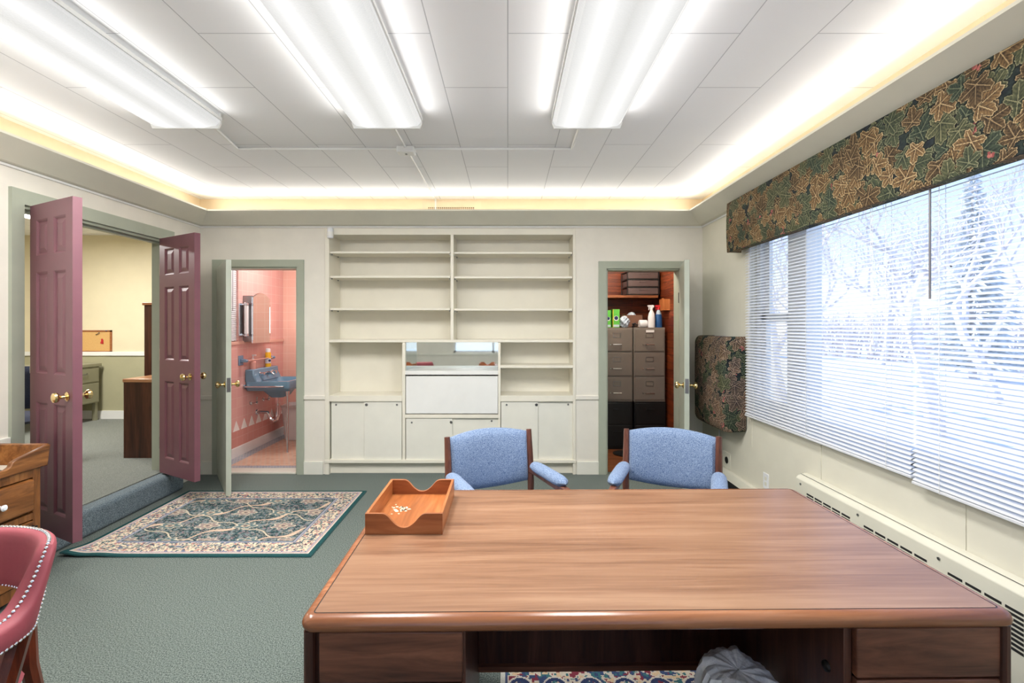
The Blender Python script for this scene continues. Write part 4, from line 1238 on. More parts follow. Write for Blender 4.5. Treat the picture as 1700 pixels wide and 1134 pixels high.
for y0, y1 in ((1.755, 2.135), (2.145, 2.525)):
    d = MB().prism([(FX - .01, .45), (FX + .012, .455), (FX + .016, .47), (FX + .016, .605), (FX + .012, .62), (FX - .01, .625)], 'y', y0, y1).build('drawer', M['pine'], ws, True, bevel=.006)
    MB().lathe([(.011, 0), (.008, .008), (.014, .02), (.016, .028), (.010, .034), (0, .035)], (FX + .016, (y0 + y1) / 2 + .01, .535), 16, 'x').build('knob', M['porcelain'], d, True, label='white porcelain knob')
    dd = MB().box(FX - .01, FX + .008, y0, y1, .095, .40).build('door', M['pine'], ws, True, bevel=.003)
    pf = [(FX + .008, y0 + .06, .15), (FX + .008, y1 - .06, .15), (FX + .008, y1 - .06, .35), (FX + .008, y0 + .06, .35)]
    pi_ = [(FX + .018, y0 + .09, .18), (FX + .018, y1 - .09, .18), (FX + .018, y1 - .09, .32), (FX + .018, y0 + .09, .32)]
    MB().loft([pf, pi_]).build('raised_panel', M['pinefront'], dd, True)
    hy = y1 - .012 if y1 > 2.3 else y0 + .012
    for z in (.35, .14):
        MB().box(FX + .006, FX + .012, hy - .02, hy + .03, z - .018, z + .018).cyl((FX + .012, hy + .003, z - .028), (FX + .012, hy + .003, z + .028), .006, None, 8).build('hinge', M['iron'], dd, True)
sb = MB().lathe([(.0, 0), (.03, 0), (.03, .008), (.012, .014), (.008, .035), (.018, .05), (.022, .06), (.015, .075), (0, .08)], (0, 0, 0), 14).build('candle_snuffer', M['iron'], None)
sb.name = 'iron_paperweight'; sb.location = (-2.64, 2.43, .682)
tag(sb, 'small dark iron ornament standing in the washstand well', 'ornament')

# ------------------------------------------------------------------ room through the double doors
sd = thing('steel_desk', 'olive grey steel desk below the cork board', 'desk', (-5.8, 5.65, STEP))
SXf = -5.46
m = MB().box(-6.2, SXf, 4.85, 6.36, .90, .94)
m.build('desk_top', M['olive'], sd, True, bevel=.004)
m = MB().box(-6.18, SXf - .02, 5.75, 6.34, .42, .90).box(-6.18, SXf - .02, 4.87, 5.3, .42, .90)
m.build('pedestal', M['olive'], sd, True)
lg = [(SXf - .05, 6.31), (-6.15, 6.31), (SXf - .05, 4.9), (-6.15, 4.9), (SXf - .05, 5.77)]
for x, y in lg: B(x - .02, x + .02, y - .02, y + .02, STEP, .42).build('leg', M['olive'], sd, True)
for z0, z1 in ((.70, .88), (.43, .68)):
    d = B(SXf - .02, SXf - .005, 5.78, 6.32, z0, z1).build('drawer', M['olive'], sd, True, bevel=.004)
    MB().tube([(SXf - .005, 5.98, (z0 + z1) / 2 + .03), (SXf + .01, 5.99, (z0 + z1) / 2 + .02), (SXf + .01, 6.13, (z0 + z1) / 2 + .02), (SXf - .005, 6.14, (z0 + z1) / 2 + .03)], .006, 6).build('handle', M['steel'], d, True)
    B(SXf - .005, SXf - .003, 5.84, 5.92, (z0 + z1) / 2 + .01, (z0 + z1) / 2 + .05).build('label_holder', M['steel'], d, True)
cb = thing('cork_board', 'cork pinboard in thin wood frame above the steel desk', 'notice board', (-5.6, OYB, 1.1))
B(-6.1, -5.39, OYB - .012, OYB, 1.09, 1.37).build('cork', M['cork'], cb, True)
m = MB().box(-6.11, -5.37, OYB - .018, OYB, 1.36, 1.38).box(-6.11, -5.37, OYB - .018, OYB, 1.085, 1.10).box(-5.39, -5.37, OYB - .018, OYB, 1.085, 1.38).box(-6.11, -6.09, OYB - .018, OYB, 1.085, 1.38)
m.build('frame', M['traywood'], cb, True)
for (x, z, mt) in ((-5.43, 1.373, 'navy'), (-5.53, 1.345, 'navy'), (-5.565, 1.32, 'dark'), (-5.545, 1.33, 'dark')):
    p = MB().lathe([(.006, 0), (.004, .006), (.006, .014), (0, .016)], (x, OYB - .018, z), 10, '-y').build('push_pin', M[mt], None)
    tag(p, {-5.43: 'blue push pin stuck in the cork board frame', -5.53: 'navy push pin near the top of the cork board', -5.565: 'dark push pin lowest of the small pins on the cork board', -5.545: 'dark push pin between two others on the cork board'}[x], 'push pin', 'push pins on the cork board')
rb = MB().box(-5.515, -5.485, OYB - .02, OYB - .012, 1.20, 1.225).box(-5.505, -5.487, OYB - .021, OYB - .012, 1.225, 1.265).box(-5.49, -5.478, OYB - .02, OYB - .012, 1.195, 1.25).build('red_tag', M['red'], None)
tag(rb, 'small red tag pinned to the cork board', 'tag')
lc = thing('wooden_desk', 'dark wood desk end standing on the carpet just through the double doors', 'desk', (-3.45, 4.7, STEP))
B(-3.67, -3.16, 4.5, 4.97, .90, .935).build('desk_top', wood('light edged wood', (150, 100, 66), (176, 124, 86), (196, 146, 108), 'x', 8, 10, .3), lc, True, bevel=.006)
MB().box(-3.66, -3.17, 4.505, 4.525, STEP, .90).box(-3.66, -3.64, 4.525, 4.96, STEP, .90).box(-3.19, -3.17, 4.525, 4.96, STEP, .90).build('side_panel', M['darkwood'], lc, True)
tc_ = thing('tall_bookcase', 'tall dark wood bookcase rising behind the wooden desk', 'bookcase', (-3.75, 5.4, STEP))
B(-3.885, -3.63, 5.05, 5.75, STEP, 1.66).build('case', M['darkwood'], tc_, True, bevel=.006)
B(-3.90, -3.625, 5.04, 5.76, 1.66, 1.69).build('top', wood('brown shelf top', (120, 74, 46), (150, 98, 64), (172, 120, 84), 'x', 8, 10, .3), tc_, True, bevel=.004)
MB().lathe([(.012, 0), (.006, .006), (.012, .018), (0, .02)], (-3.885, 5.12, 1.35), 10, '-x').build('knob', M['iron'], tc_, True)
# seen in the gap behind the left plum door
oc = thing('office_chair', 'navy office chair in the gap behind the plum door', 'chair', (-4.35, 4.25, STEP))
def ocb(u, v, s): 
    a = (u - .5) * 2; e = (max(0, 1 - abs(a) ** 5) * max(0, 1 - abs(2 * v - 1) ** 5)) ** .5
    return (-4.35 + .22 * a, 4.43 + .05 * (1 - a * a) + s * .035 * e, .66 + .40 * v)
MB().grid(lambda u, v: ocb(u, v, 1), 12, 12).grid(lambda u, v: ocb(u, v, -1), 12, 12).build('backrest', M['navycloth'], oc, True)
def ocs(u, v, s):
    a = (u - .5) * 2; e = (max(0, 1 - abs(a) ** 5) * max(0, 1 - abs(2 * v - 1) ** 5)) ** .5
    return (-4.35 + .24 * a, 4.0 + .44 * v, .62 + s * .04 * e)
MB().grid(lambda u, v: ocs(u, v, 1), 12, 12).grid(lambda u, v: ocs(u, v, -1), 12, 12).build('seat', M['navycloth'], oc, True)
MB().cyl((-4.35, 4.22, STEP + .08), (-4.35, 4.22, .6), .025).build('gas_lift', M['black'], oc, True)
MB().tube([(-4.35, 4.42, .60), (-4.35, 4.50, .66), (-4.35, 4.49, .85)], .018, 8).build('back_bracket', M['black'], oc, True)
for k in range(5):
    a = 2 * PI * k / 5 + .3
    l = MB().tube([(-4.35, 4.22, STEP + .10), (-4.35 + .27 * math.cos(a), 4.22 + .27 * math.sin(a), STEP + .065)], [.022, .015], 8).build('base_leg', M['black'], oc, True)
    MB().lathe([(0, -.018), (.026, -.018), (.028, 0), (.026, .018), (0, .018)], (-4.35 + .27 * math.cos(a), 4.22 + .27 * math.sin(a), STEP + .028), 12, 'x').build('caster', M['black'], l, True)
bt = thing('side_table', 'dark table holding binders in the gap behind the plum door', 'table', (-5.25, 5.0, STEP))
B(-5.4, -4.9, 4.3, 4.8, .84, .87).build('table_top', M['darkwood'], bt, True)
for x in (-5.37, -4.93):
    for y in (4.33, 4.77): B(x - .02, x + .02, y - .02, y + .02, STEP, .84).build('leg', M['black'], bt, True)
for k, x in enumerate((-5.09, -5.03, -4.975)):
    b_ = thing('binder', ('white ring binder at the dark end of the table', 'black ring binder between two white ones', 'white ring binder next to the door gap')[k], 'binder', (x, 4.55, .87), 0, 'ring binders on the dark table')
    B(x - .024, x + .024, 4.42, 4.68, .87, 1.15).build('cover', M['black'] if k == 1 else M['whiteplastic'], b_, True, bevel=.004)
    B(x - .013, x + .013, 4.4195, 4.4205, 1.02, 1.11).build('spine_label', M['bluepale'], b_, True)
fl2 = thing('ceiling_light', 'fluorescent ceiling light in the room through the double doors', 'ceiling light', (-4.95, 4.6, OZC), 0)
MB().prism([(-.15, 0), (.15, 0), (.17, -.05), (-.17, -.05)], 'y', -.6, .6).build('housing', M['white'], fl2)
B(-.19, .19, -.6, .6, -.08, -.05).build('diffuser', glow('lit far diffuser', (255, 255, 250), 3.0), fl2)
la = bpy.data.lights.new('far tube', 'AREA'); la.shape = 'RECTANGLE'; la.size = .36; la.size_y = 1.2; la.energy = 42; la.color = (1, .97, .93)
lo = bpy.data.objects.new('far_tube', la); COL.objects.link(lo); lo.location = (-4.95, 4.6, OZC - .085)

# ------------------------------------------------------------------ bathroom
sk = thing('wall_sink', 'dusty blue wall-hung sink on chrome legs', 'sink', (TXL, 5.6, .6))
SY0, SY1, SXo = 5.34, 5.92, TXL + .50
m = MB()
# rim ring with basin
def rectring(x0, x1, y0, y1, z, r=.02, n=4):
    pts = []
    for cx, cy, a0 in ((x1 - r, y1 - r, 0), (x0 + r, y1 - r, PI / 2), (x0 + r, y0 + r, PI), (x1 - r, y0 + r, 1.5 * PI)):
        for k in range(n + 1):
            a = a0 + PI / 2 * k / n; pts.append((cx + r * math.cos(a), cy + r * math.sin(a), z))
    return pts
rings = [rectring(TXL, SXo - .03, SY0 + .03, SY1 - .03, .70), rectring(TXL, SXo, SY0, SY1, .73, .03), rectring(TXL, SXo, SY0, SY1, .80, .03), rectring(TXL + .002, SXo - .004, SY0 + .004, SY1 - .004, .81, .03),
         rectring(TXL + .13, SXo - .04, SY0 + .05, SY1 - .05, .81, .05), rectring(TXL + .15, SXo - .06, SY0 + .08, SY1 - .08, .72, .08), rectring(TXL + .2, SXo - .12, SY0 + .16, SY1 - .16, .68, .08)]
m.loft(rings).build('basin', M['sinkblue'], sk, True)
MB().loft([rectring(TXL + .10, SXo - .10, SY0 + .12, SY1 - .12, .702, .06), rectring(TXL + .16, SXo - .14, SY0 + .18, SY1 - .18, .62, .06), rectring(TXL + .18, SXo - .17, SY0 + .2, SY1 - .2, .60, .04)]).build('bowl_underside', M['sinkblue'], sk, True)
MB().prism([(TXL, .80), (TXL + .14, .80), (TXL + .10, .88), (TXL + .095, .945), (TXL, .945)], 'y', SY0, SY1).build('backsplash', M['sinkblue'], sk, True, bevel=.012)
fc = MB()
for y in (5.47, 5.75): fc.lathe([(.024, 0), (.024, .012), (.012, .018), (.01, .03), (.02, .036), (.022, .055), (0, .058)], (TXL + .10, y, .885), 12, 'x')
fc.tube([(TXL + .10, 5.61, .885), (TXL + .16, 5.61, .89), (TXL + .20, 5.61, .86)], [.016, .014, .011], 10).tube([(TXL + .105, 5.47, .885), (TXL + .105, 5.75, .885)], .012, 8)
fc.build('faucet', M['chrome'], sk, True)
for y in (SY0 + .03, SY1 - .03):
    MB().tube([(SXo - .03, y, .0), (SXo - .03, y, .02), (SXo - .03, y, .5), (SXo - .03, y, .64), (SXo - .03, y, .70)], [.016, .011, .011, .016, .022], 12).build('leg', M['chrome'], sk, True)
MB().tube([(TXL + .0, SY0 - .03, .755), (SXo - .05, SY0 - .03, .755)], .008, 8).tube([(TXL + .02, SY0 - .03, .755), (TXL + .02, SY0 + .005, .755)], .007, 8).tube([(SXo - .05, SY0 - .03, .755), (SXo - .05, SY0 + .005, .755)], .007, 8).lathe([(.024, -.01), (.026, .01), (0, .02)], (TXL + .005, SY0 - .03, .755), 12, 'x').build('towel_bar', M['chrome'], sk, True)
pt = MB()
pt.tube([(TXL + .25, 5.6, .60), (TXL + .25, 5.6, .38), (TXL + .235, 5.6, .335), (TXL + .20, 5.6, .315), (TXL + .165, 5.6, .335), (TXL + .15, 5.6, .38), (TXL + .13, 5.6, .415), (TXL + .0, 5.6, .42)], .019, 10)
pt.lathe([(.035, 0), (.03, .015), (.02, .02)], (TXL, 5.6, .42), 12, 'x').lathe([(.024, 0), (.024, .02)], (TXL + .25, 5.6, .5), 12)
pt.build('drain_trap', M['chrome'], sk, True)
sv = MB()
for y in (5.46, 5.74):
    sv.tube([(TXL, y, .55), (TXL + .07, y, .55), (TXL + .075, y, .62)], .009, 8).ball((TXL + .07, y, .55), .018, 10).lathe([(.026, 0), (.024, .01), (0, .012)], (TXL, y, .55), 12, 'x')
sv.build('supply_valve', M['chrome'], sk, True)
mc = thing('medicine_cabinet', 'arched mirror medicine cabinet above the blue sink', 'cabinet', (TXL, 5.5, 1.24))
MY0, MY1 = 5.29, 5.66
B(TXL, TXL + .11, MY0 + .012, MY1 - .012, 1.26, 1.78).build('case', M['steel'], mc, True)
arch = [(MY0, 1.25), (MY1, 1.25), (MY1, 1.76)] + [(MY0 + (MY1 - MY0) * (1 - k / 12), 1.76 + .055 * math.sin(PI * k / 12)) for k in range(1, 12)] + [(MY0, 1.76)]
MB().prism(arch, 'x', TXL + .11, TXL + .122).build('mirror_door', M['mirror'], mc, True)
MB().prism([(a * 1.0 + (a - 5.475) * .03, 1.5 + (z - 1.5) * 1.02) for a, z in arch], 'x', TXL + .105, TXL + .112).build('door_frame', M['chrome'], mc, True)
def sconce(y, lit, label):
    o = thing('tube_sconce', label, 'wall light', (TXL + .05, y, 1.5), 0, 'tube sconces beside the medicine cabinet')
    xx = TXL + .07
    MB().cyl((xx, y, 1.345), (xx, y, 1.675), .021, None, 14).build('tube', glow('lit tube', (255, 244, 228), 7) if lit else M['whiteplastic'], o, True)
    for z in (1.32, 1.665):
        MB().lathe([(.02, 0), (.026, .006), (.026, .028), (.02, .034)], (xx, y, z), 14).build('end_socket', M['chrome'], o, True)
    MB().box(TXL, TXL + .014, y - .03, y + .03, 1.33, 1.69).box(TXL + .01, xx, y - .008, y + .008, 1.335, 1.348).box(TXL + .01, xx, y - .008, y + .008, 1.672, 1.685).build('back_plate', M['chrome'], o, True)
sconce(5.245, False, 'unlit chrome tube sconce between the bathroom blind and mirror')
sconce(5.72, True, 'lit tube sconce on the far side of the bathroom mirror')
la = bpy.data.lights.new('bath fill', 'AREA'); la.shape = 'RECTANGLE'; la.size = .3; la.size_y = .3; la.energy = 8; la.color = (1, .98, .95)  # added fill to brighten the bathroom; no ceiling lamp is seen there
lo = bpy.data.objects.new('bathroom_fill', la); COL.objects.link(lo); lo.location = (-2.4, 5.4, 2.48)
# bathroom window and blind
bw = thing('window_2', 'small bathroom window behind a white blind', 'window', (TXL - .05, 5.05, TWZ0), kind='structure')
m = MB().box(TXL - .09, TXL - .05, TW0, TW1, TWZ0, TWZ0 + .03).box(TXL - .09, TXL - .05, TW0, TW1, TWZ1 - .03, TWZ1).box(TXL - .09, TXL - .05, TW0, TW0 + .03, TWZ0, TWZ1).box(TXL - .09, TXL - .05, TW1 - .03, TW1, TWZ0, TWZ1)
m.build('window_frame', M['white'], bw, True)
B(TXL - .072, TXL - .068, TW0, TW1, TWZ0, TWZ1).build('pane', M['glass'], bw, True)
bb_ = thing('venetian_blind', 'small white blind over the bathroom window', 'blind', (TXL - .02, 5.05, TWZ0))
m = MB(); z = TWZ0 + .02
while z < TWZ1 - .02:
    m.box(-.0005, .0005, TW0 + .005, TW1 - .005, -.012, .012, Matrix.Translation((TXL - .02, 0, z)) @ Matrix.Rotation(-.5, 4, 'Y')); z += .022
m.build('slats', M['slat'], bb_, True)
B(TXL - .034, TXL - .006, TW0 + .004, TW1 - .004, TWZ1 - .028, TWZ1 - .002).build('head_rail', M['white'], bb_, True)
MB().cyl((TXL + .003, 5.10, TWZ1 - .03), (TXL + .003, 5.10, 1.6), .003, None, 6).build('tilt_wand', M['lens_grey'], bb_, True)
# ceramic holders, dispenser, can, bin
for y, lb in ((5.25, 'pale blue ceramic bracket on the pink tile nearest the bathroom door'), (5.86, 'pale blue ceramic bracket on the pink tile beyond the yellow can')):
    o = thing('ceramic_bracket', lb, 'bracket', (TXL, y, 1.06), 0, 'ceramic brackets above the sink')
    B(TXL, TXL + .012, y - .045, y + .045, 1.0, 1.11).build('wall_plate', M['ceramicblue'], o, True, bevel=.005)
    MB().prism([(TXL + .012, 1.03), (TXL + .012, 1.075), (TXL + .075, 1.065), (TXL + .085, 1.05), (TXL + .075, 1.035)], 'y', y - .022, y + .022).build('arm', M['ceramicblue'], o, True, bevel=.006)
tb = MB().cyl((TXL + .065, 5.273, 1.05), (TXL + .065, 5.837, 1.05), .007, None, 10).build('towel_rod', paint('pale pink plastic rod', (226, 176, 160), .3), None)
tag(tb, 'thin pale rod spanning the two blue ceramic brackets', 'towel rod')
sp_ = thing('soap_dispenser', 'clear pump soap bottle on the blue sink ledge', 'soap bottle', (TXL + .05, 5.42, .945))
MB().lathe([(0, 0), (.03, 0), (.032, .01), (.032, .08), (.012, .10), (.012, .11)], (TXL + .05, 5.42, .945), 14).build('bottle', paint('clear pink plastic', (226, 170, 158), .1), sp_, True)
MB().cyl((TXL + .05, 5.42, 1.055), (TXL + .05, 5.42, 1.10), .006, None, 8).box(TXL + .04, TXL + .085, 5.412, 5.428, 1.098, 1.11).lathe([(.014, 0), (.014, .015)], (TXL + .05, 5.42, 1.05), 10).build('pump', M['whiteplastic'], sp_, True)
cn = thing('spray_can', 'yellow aerosol can with white cap on the blue sink ledge', 'spray can', (TXL + .05, 5.76, .945))
MB().lathe([(0, 0), (.033, 0), (.033, .16), (.026, .175)], (TXL + .05, 5.76, .945), 16).build('can_body', M['yellow'], cn, True)
MB().lathe([(.027, 0), (.027, .035), (.02, .045), (0, .045)], (TXL + .05, 5.76, 1.12), 14).build('cap', M['whiteplastic'], cn, True)
MB().lathe([(.0335, .04), (.0335, .10)], (TXL + .05, 5.76, .945), 16).build('printed_band', M['porcelain'], cn, True)
MB().ball((TXL + .078, 5.742, 1.02), .016, 10).build('emblem', M['navy'], cn, True)
tbn = thing('trash_bin', 'tall pale plastic trash bin beyond the blue sink', 'trash bin', (-2.62, 6.04, 0))
def rr2(hx, hy, z): return [(p[0] - 2.63, p[1] + 6.03, z) for p in rectring(-hx, hx, -hy, hy, z, .03)]
MB().loft([rr2(.16, .11, .006), rr2(.165, .115, .02), rr2(.20, .14, .42), rr2(.21, .15, .425), rr2(.21, .15, .445), rr2(.19, .13, .445), rr2(.15, .10, .03)]).build('bin', paint('pale grey plastic', (214, 208, 206), .4), tbn, True)

# ------------------------------------------------------------------ closet
def fcab(x0, x1, y0, label):
    o = thing('filing_cabinet', label, 'filing cabinet', ((x0 + x1) / 2, y0 + .3, .557), 0, 'grey filing cabinets in the closet')
    B(x0, x1, y0 + .012, y0 + .6, .557, 1.42).build('cabinet_case', M['filegrey'], o, True, bevel=.003)
    for k, (z0, z1) in enumerate(((1.145, 1.40), (.86, 1.125), (.58, .84))):
        d = B(x0 + .012, x1 - .012, y0, y0 + .014, z0, z1).build('drawer', M['filegrey'], o, True, bevel=.003)
        xm = (x0 + x1) / 2; zm = (z0 + z1) / 2
        MB().tube([(xm - .05, y0, zm - .055), (xm - .048, y0 - .022, zm - .05), (xm + .048, y0 - .022, zm - .05), (xm + .05, y0, zm - .055)], .006, 8).build('handle', M['chrome'], d, True)
        h = MB().box(xm - .045, xm + .045, y0 - .003, y0, zm + .03, zm + .035).box(xm - .045, xm + .045, y0 - .003, y0, zm + .08, zm + .085).box(xm - .045, xm - .04, y0 - .003, y0, zm + .03, zm + .085).box(xm + .04, xm + .045, y0 - .003, y0, zm + .03, zm + .085)
        h.build('label_frame', M['steel'], d, True)
        MB().cyl((xm - .075, y0 - .003, zm - .05), (xm - .075, y0, zm - .05), .007, None, 8).build('lock', M['chrome'], d, True)
    return o
fcab(1.085, 1.455, 5.5, 'grey three-drawer cabinet below the green cartons')
f2 = fcab(1.465, 1.83, 5.49, 'grey three-drawer cabinet below the spray bottles')
B(1.605, 1.70, 5.4885, 5.49, 1.365, 1.392).build('paper_sticker', M['white'], f2, True)
for x0, x1, lb in ((1.09, 1.45, 'black two-drawer cabinet beneath the grey cabinet below the green cartons'), (1.475, 1.84, 'black two-drawer cabinet beneath the grey cabinet below the spray bottles')):
    o = thing('filing_cabinet', lb, 'filing cabinet', ((x0 + x1) / 2, 5.8, 0), 0, 'black filing cabinets in the closet')
    B(x0, x1, 5.505, 6.1, .003, .556).build('cabinet_case', M['black'], o, True, bevel=.003)
    for z0, z1 in ((.30, .54), (.04, .28)):
        d = B(x0 + .012, x1 - .012, 5.494, 5.506, z0, z1).build('drawer', M['black'], o, True, bevel=.003)
        B((x0 + x1) / 2 - .05, (x0 + x1) / 2 + .05, 5.48, 5.494, (z0 + z1) / 2 + .04, (z0 + z1) / 2 + .055).build('handle', M['black'], d, True)
db = thing('floor_stand', 'black disc base with pole on the closet floor', 'stand', (1.31, 5.30, 0))
MB().lathe([(0, 0), (.13, 0), (.13, .012), (.05, .022), (.02, .035), (0, .035)], (1.31, 5.30, .003), 28).build('disc_base', M['black'], db, True)
MB().cyl((1.31, 5.30, .035), (1.31, 5.30, .26), .012).build('pole', M['black'], db, True)
csf = MB().box(CX0, 1.82, 5.72, CYB, 1.78, 1.81).build('closet_shelf', M['plankfloor'], None, bevel=.002)
tag(csf, 'brown wooden shelf high in the closet', 'shelf')
ck = MB().box(1.80, 1.87, 5.45, 5.62, 1.62, 1.75).box(1.79, 1.80, 5.46, 5.50, 1.62, 1.76).build('wall_bracket', wood('tan wood block', (150, 84, 40), (182, 110, 58), (204, 136, 84), 'z', 8, 8, .4), None)
tag(ck, 'tan wooden bracket block on the closet side wall', 'bracket')
du = thing('drawer_tower', 'dark three-drawer plastic organiser on the closet shelf', 'drawer unit', (1.64, 5.88, 1.81))
m = MB()
for z in (1.81, 1.905, 2.0, 2.093): m.box(1.45, 1.845, 5.75, 6.05, z, z + .012)
for x in (1.45, 1.835):
    for y in (5.75, 6.04): m.box(x, x + .01, y, y + .01, 1.81, 2.105)
m.build('frame', M['black'], du, True)
for z in (1.824, 1.919, 2.014):
    d = B(1.465, 1.83, 5.745, 6.03, z, z + .076).build('drawer', M['frost'], du, True, bevel=.006)
    B(1.60, 1.69, 5.735, 5.745, z + .05, z + .064).build('handle', M['frost'], d, True)
def carton(x0, x1, y0, y1, h, label, ring):
    o = thing('wipes_carton', label, 'carton', ((x0 + x1) / 2, y0, 1.42), 0, 'green cleaning cartons on the filing cabinets')
    B(x0, x1, y0, y1, 1.42, 1.42 + h).build('carton', M['greenbox'], o, True, bevel=.002)
    xm = (x0 + x1) / 2
    MB().lathe([(ring, 0), (ring, .001)], (xm, y0, 1.42 + h * .5), 20, '-y', ).build('white_panel', M['white'], o, True)
    MB().lathe([(ring * .75, 0), (ring * .75, .002)], (xm, y0, 1.42 + h * .52), 20, '-y').build('blue_emblem', M['navy'], o, True)
    B(x0 + .004, x1 - .004, y0 - .001, y0, 1.42 + h * .04, 1.42 + h * .16).build('lower_panel', M['bluepale'], o, True)
    B(x0, x0 + .006, y0 - .001, y0, 1.42, 1.42 + h * .98).build('yellow_edge', M['yellow'], o, True)
carton(1.235, 1.315, 5.56, 5.68, .215, 'tall green carton with blue oval, nearest the white bag', .03)
carton(1.16, 1.222, 5.60, 5.70, .205, 'narrow green carton with blue oval, second from the white bag', .024)
carton(1.09, 1.15, 5.57, 5.66, .20, 'green carton at the door frame edge of the closet', .022)
pb = thing('plastic_bag', 'crumpled pale blue plastic bag between carton and cardboard box', 'bag', (1.36, 5.58, 1.42))
def crump(u, v):
    a = 2 * PI * u; t = PI * v
    r = 1 + .16 * math.sin(3 * a + 5 * t) + .10 * math.sin(7 * a - 9 * t) + .06 * math.sin(13 * a + 11 * t)
    return (1.377 + .052 * r * math.sin(t) * math.cos(a), 5.58 + .055 * r * math.sin(t) * math.sin(a), 1.42 + max(0.0, .065 - .07 * math.cos(t) * (1 + .2 * (r - 1))))
MB().grid(crump, 48, 24).build('bag_film', M['bluepale'], pb, True)
cbx = thing('cardboard_box', 'open brown cardboard box behind the white bag', 'box', (1.50, 5.78, 1.42))
m = MB().box(1.37, 1.63, 5.70, 5.705, 1.42, 1.57).box(1.37, 1.63, 5.93, 5.935, 1.42, 1.57).box(1.37, 1.375, 5.70, 5.935, 1.42, 1.57).box(1.625, 1.63, 5.70, 5.935, 1.42, 1.57).box(1.37, 1.63, 5.70, 5.935, 1.42, 1.425)
m.build('carton_walls', M['cardboard'], cbx, True)
def crump2(u, v):
    a = 2 * PI * u; t = PI * v
    r = 1 + .16 * math.sin(3 * a + 5 * t) + .10 * math.sin(7 * a - 9 * t)
    return (1.52 + .06 * r * math.sin(t) * math.cos(a), 5.80 + .05 * r * math.sin(t) * math.sin(a), 1.52 - .09 * math.cos(t))
tag(MB().grid(crump2, 36, 18).build('paper_bundle', M['bluepale'], None), 'pale blue crumpled paper sticking out of the cardboard box', 'paper')
gb = MB().lathe([(0, 0), (.03, 0), (.03, .11), (.012, .14), (.012, .155), (0, .155)], (1.42, 5.80, 1.425), 12).build('green_bottle', paint('dark green plastic', (30, 80, 52), .3), None)
tag(gb, 'dark green bottle standing in the cardboard box', 'bottle')
tl = MB().lathe([(.012, -.045), (.042, -.045), (.045, -.04), (.045, .04), (.042, .045), (.012, .045)], (1.60, 5.60, 1.465), 20, 'x').build('tape_roll', M['whiteplastic'], None)
tag(tl, 'white roll lying beside the white spray bottle', 'roll')
bt2 = MB().tube([(1.49, 5.56, 1.428), (1.46, 5.54, 1.432), (1.47, 5.53, 1.44), (1.51, 5.54, 1.435), (1.53, 5.56, 1.45), (1.50, 5.57, 1.46), (1.47, 5.56, 1.45), (1.46, 5.55, 1.46), (1.50, 5.54, 1.47)], .008, 8).build('cable_coil', M['black'], None)
tag(bt2, 'coil of black cable between the white bag and white roll', 'cable')
def spray(x, y, label, body, head, h):
    o = thing('spray_bottle', label, 'spray bottle', (x, y, 1.42), 0, 'spray bottles on the filing cabinet')
    MB().lathe([(0, 0), (.040, 0), (.043, .008), (.042, h * .45), (.034, h * .62), (.018, h * .74), (.014, h * .80)], (x, y, 1.42), 16, 'z', 1, .7).build('bottle', M[body], o, True)
    MB().lathe([(.017, 0), (.017, .03)], (x, y, 1.42 + h * .79), 12).prism([(x - .045, 1.42 + h * .92), (x + .025, 1.42 + h * .88), (x + .03, 1.42 + h * .97), (x + .015, 1.42 + h), (x - .045, 1.42 + h * .99)], 'y', y - .012, y + .012).prism([(x - .035, 1.42 + h * .92), (x - .02, 1.42 + h * .92), (x - .028, 1.42 + h * .76), (x - .036, 1.42 + h * .78)], 'y', y - .006, y + .006).build('trigger_head', M[head], o, True, bevel=.003)
    return o
spray(1.69, 5.56, 'white spray bottle on the filing cabinet', 'whiteplastic', 'whiteplastic', .265)
sb2 = spray(1.785, 5.60, 'blue spray bottle with red trigger', 'bluefluid', 'red', .265)
MB().lathe([(.0345, .155), (.0355, .16), (.0185, .197), (.0145, .21)], (1.785, 5.60, 1.42), 16, 'z', 1, .72).build('clear_neck', M['bluepale'], sb2, True)

cl = thing('added_closet_lamp', 'added round closet lamp, out of view above the door head', 'ceiling light', (1.2, 5.05, 2.4))  # unseen lamp added to brighten the dark closet
MB().lathe([(.10, 0), (.10, -.02), (.09, -.03)], (0, 0, 0), 24).build('added_lamp_base', M['white'], cl)
MB().lathe([(.088, -.03), (.085, -.06), (.06, -.085), (0, -.095)], (0, 0, 0), 24).build('added_glow_shade', glow('added closet glow', (255, 240, 215), 6), cl)
la = bpy.data.lights.new('closet fill', 'POINT'); la.energy = 11; la.shadow_soft_size = .08; la.color = (1, .93, .82)
lo = bpy.data.objects.new('closet_fill', la); COL.objects.link(lo); lo.location = (1.2, 5.05, 2.24)  # fill light of the added closet lamp

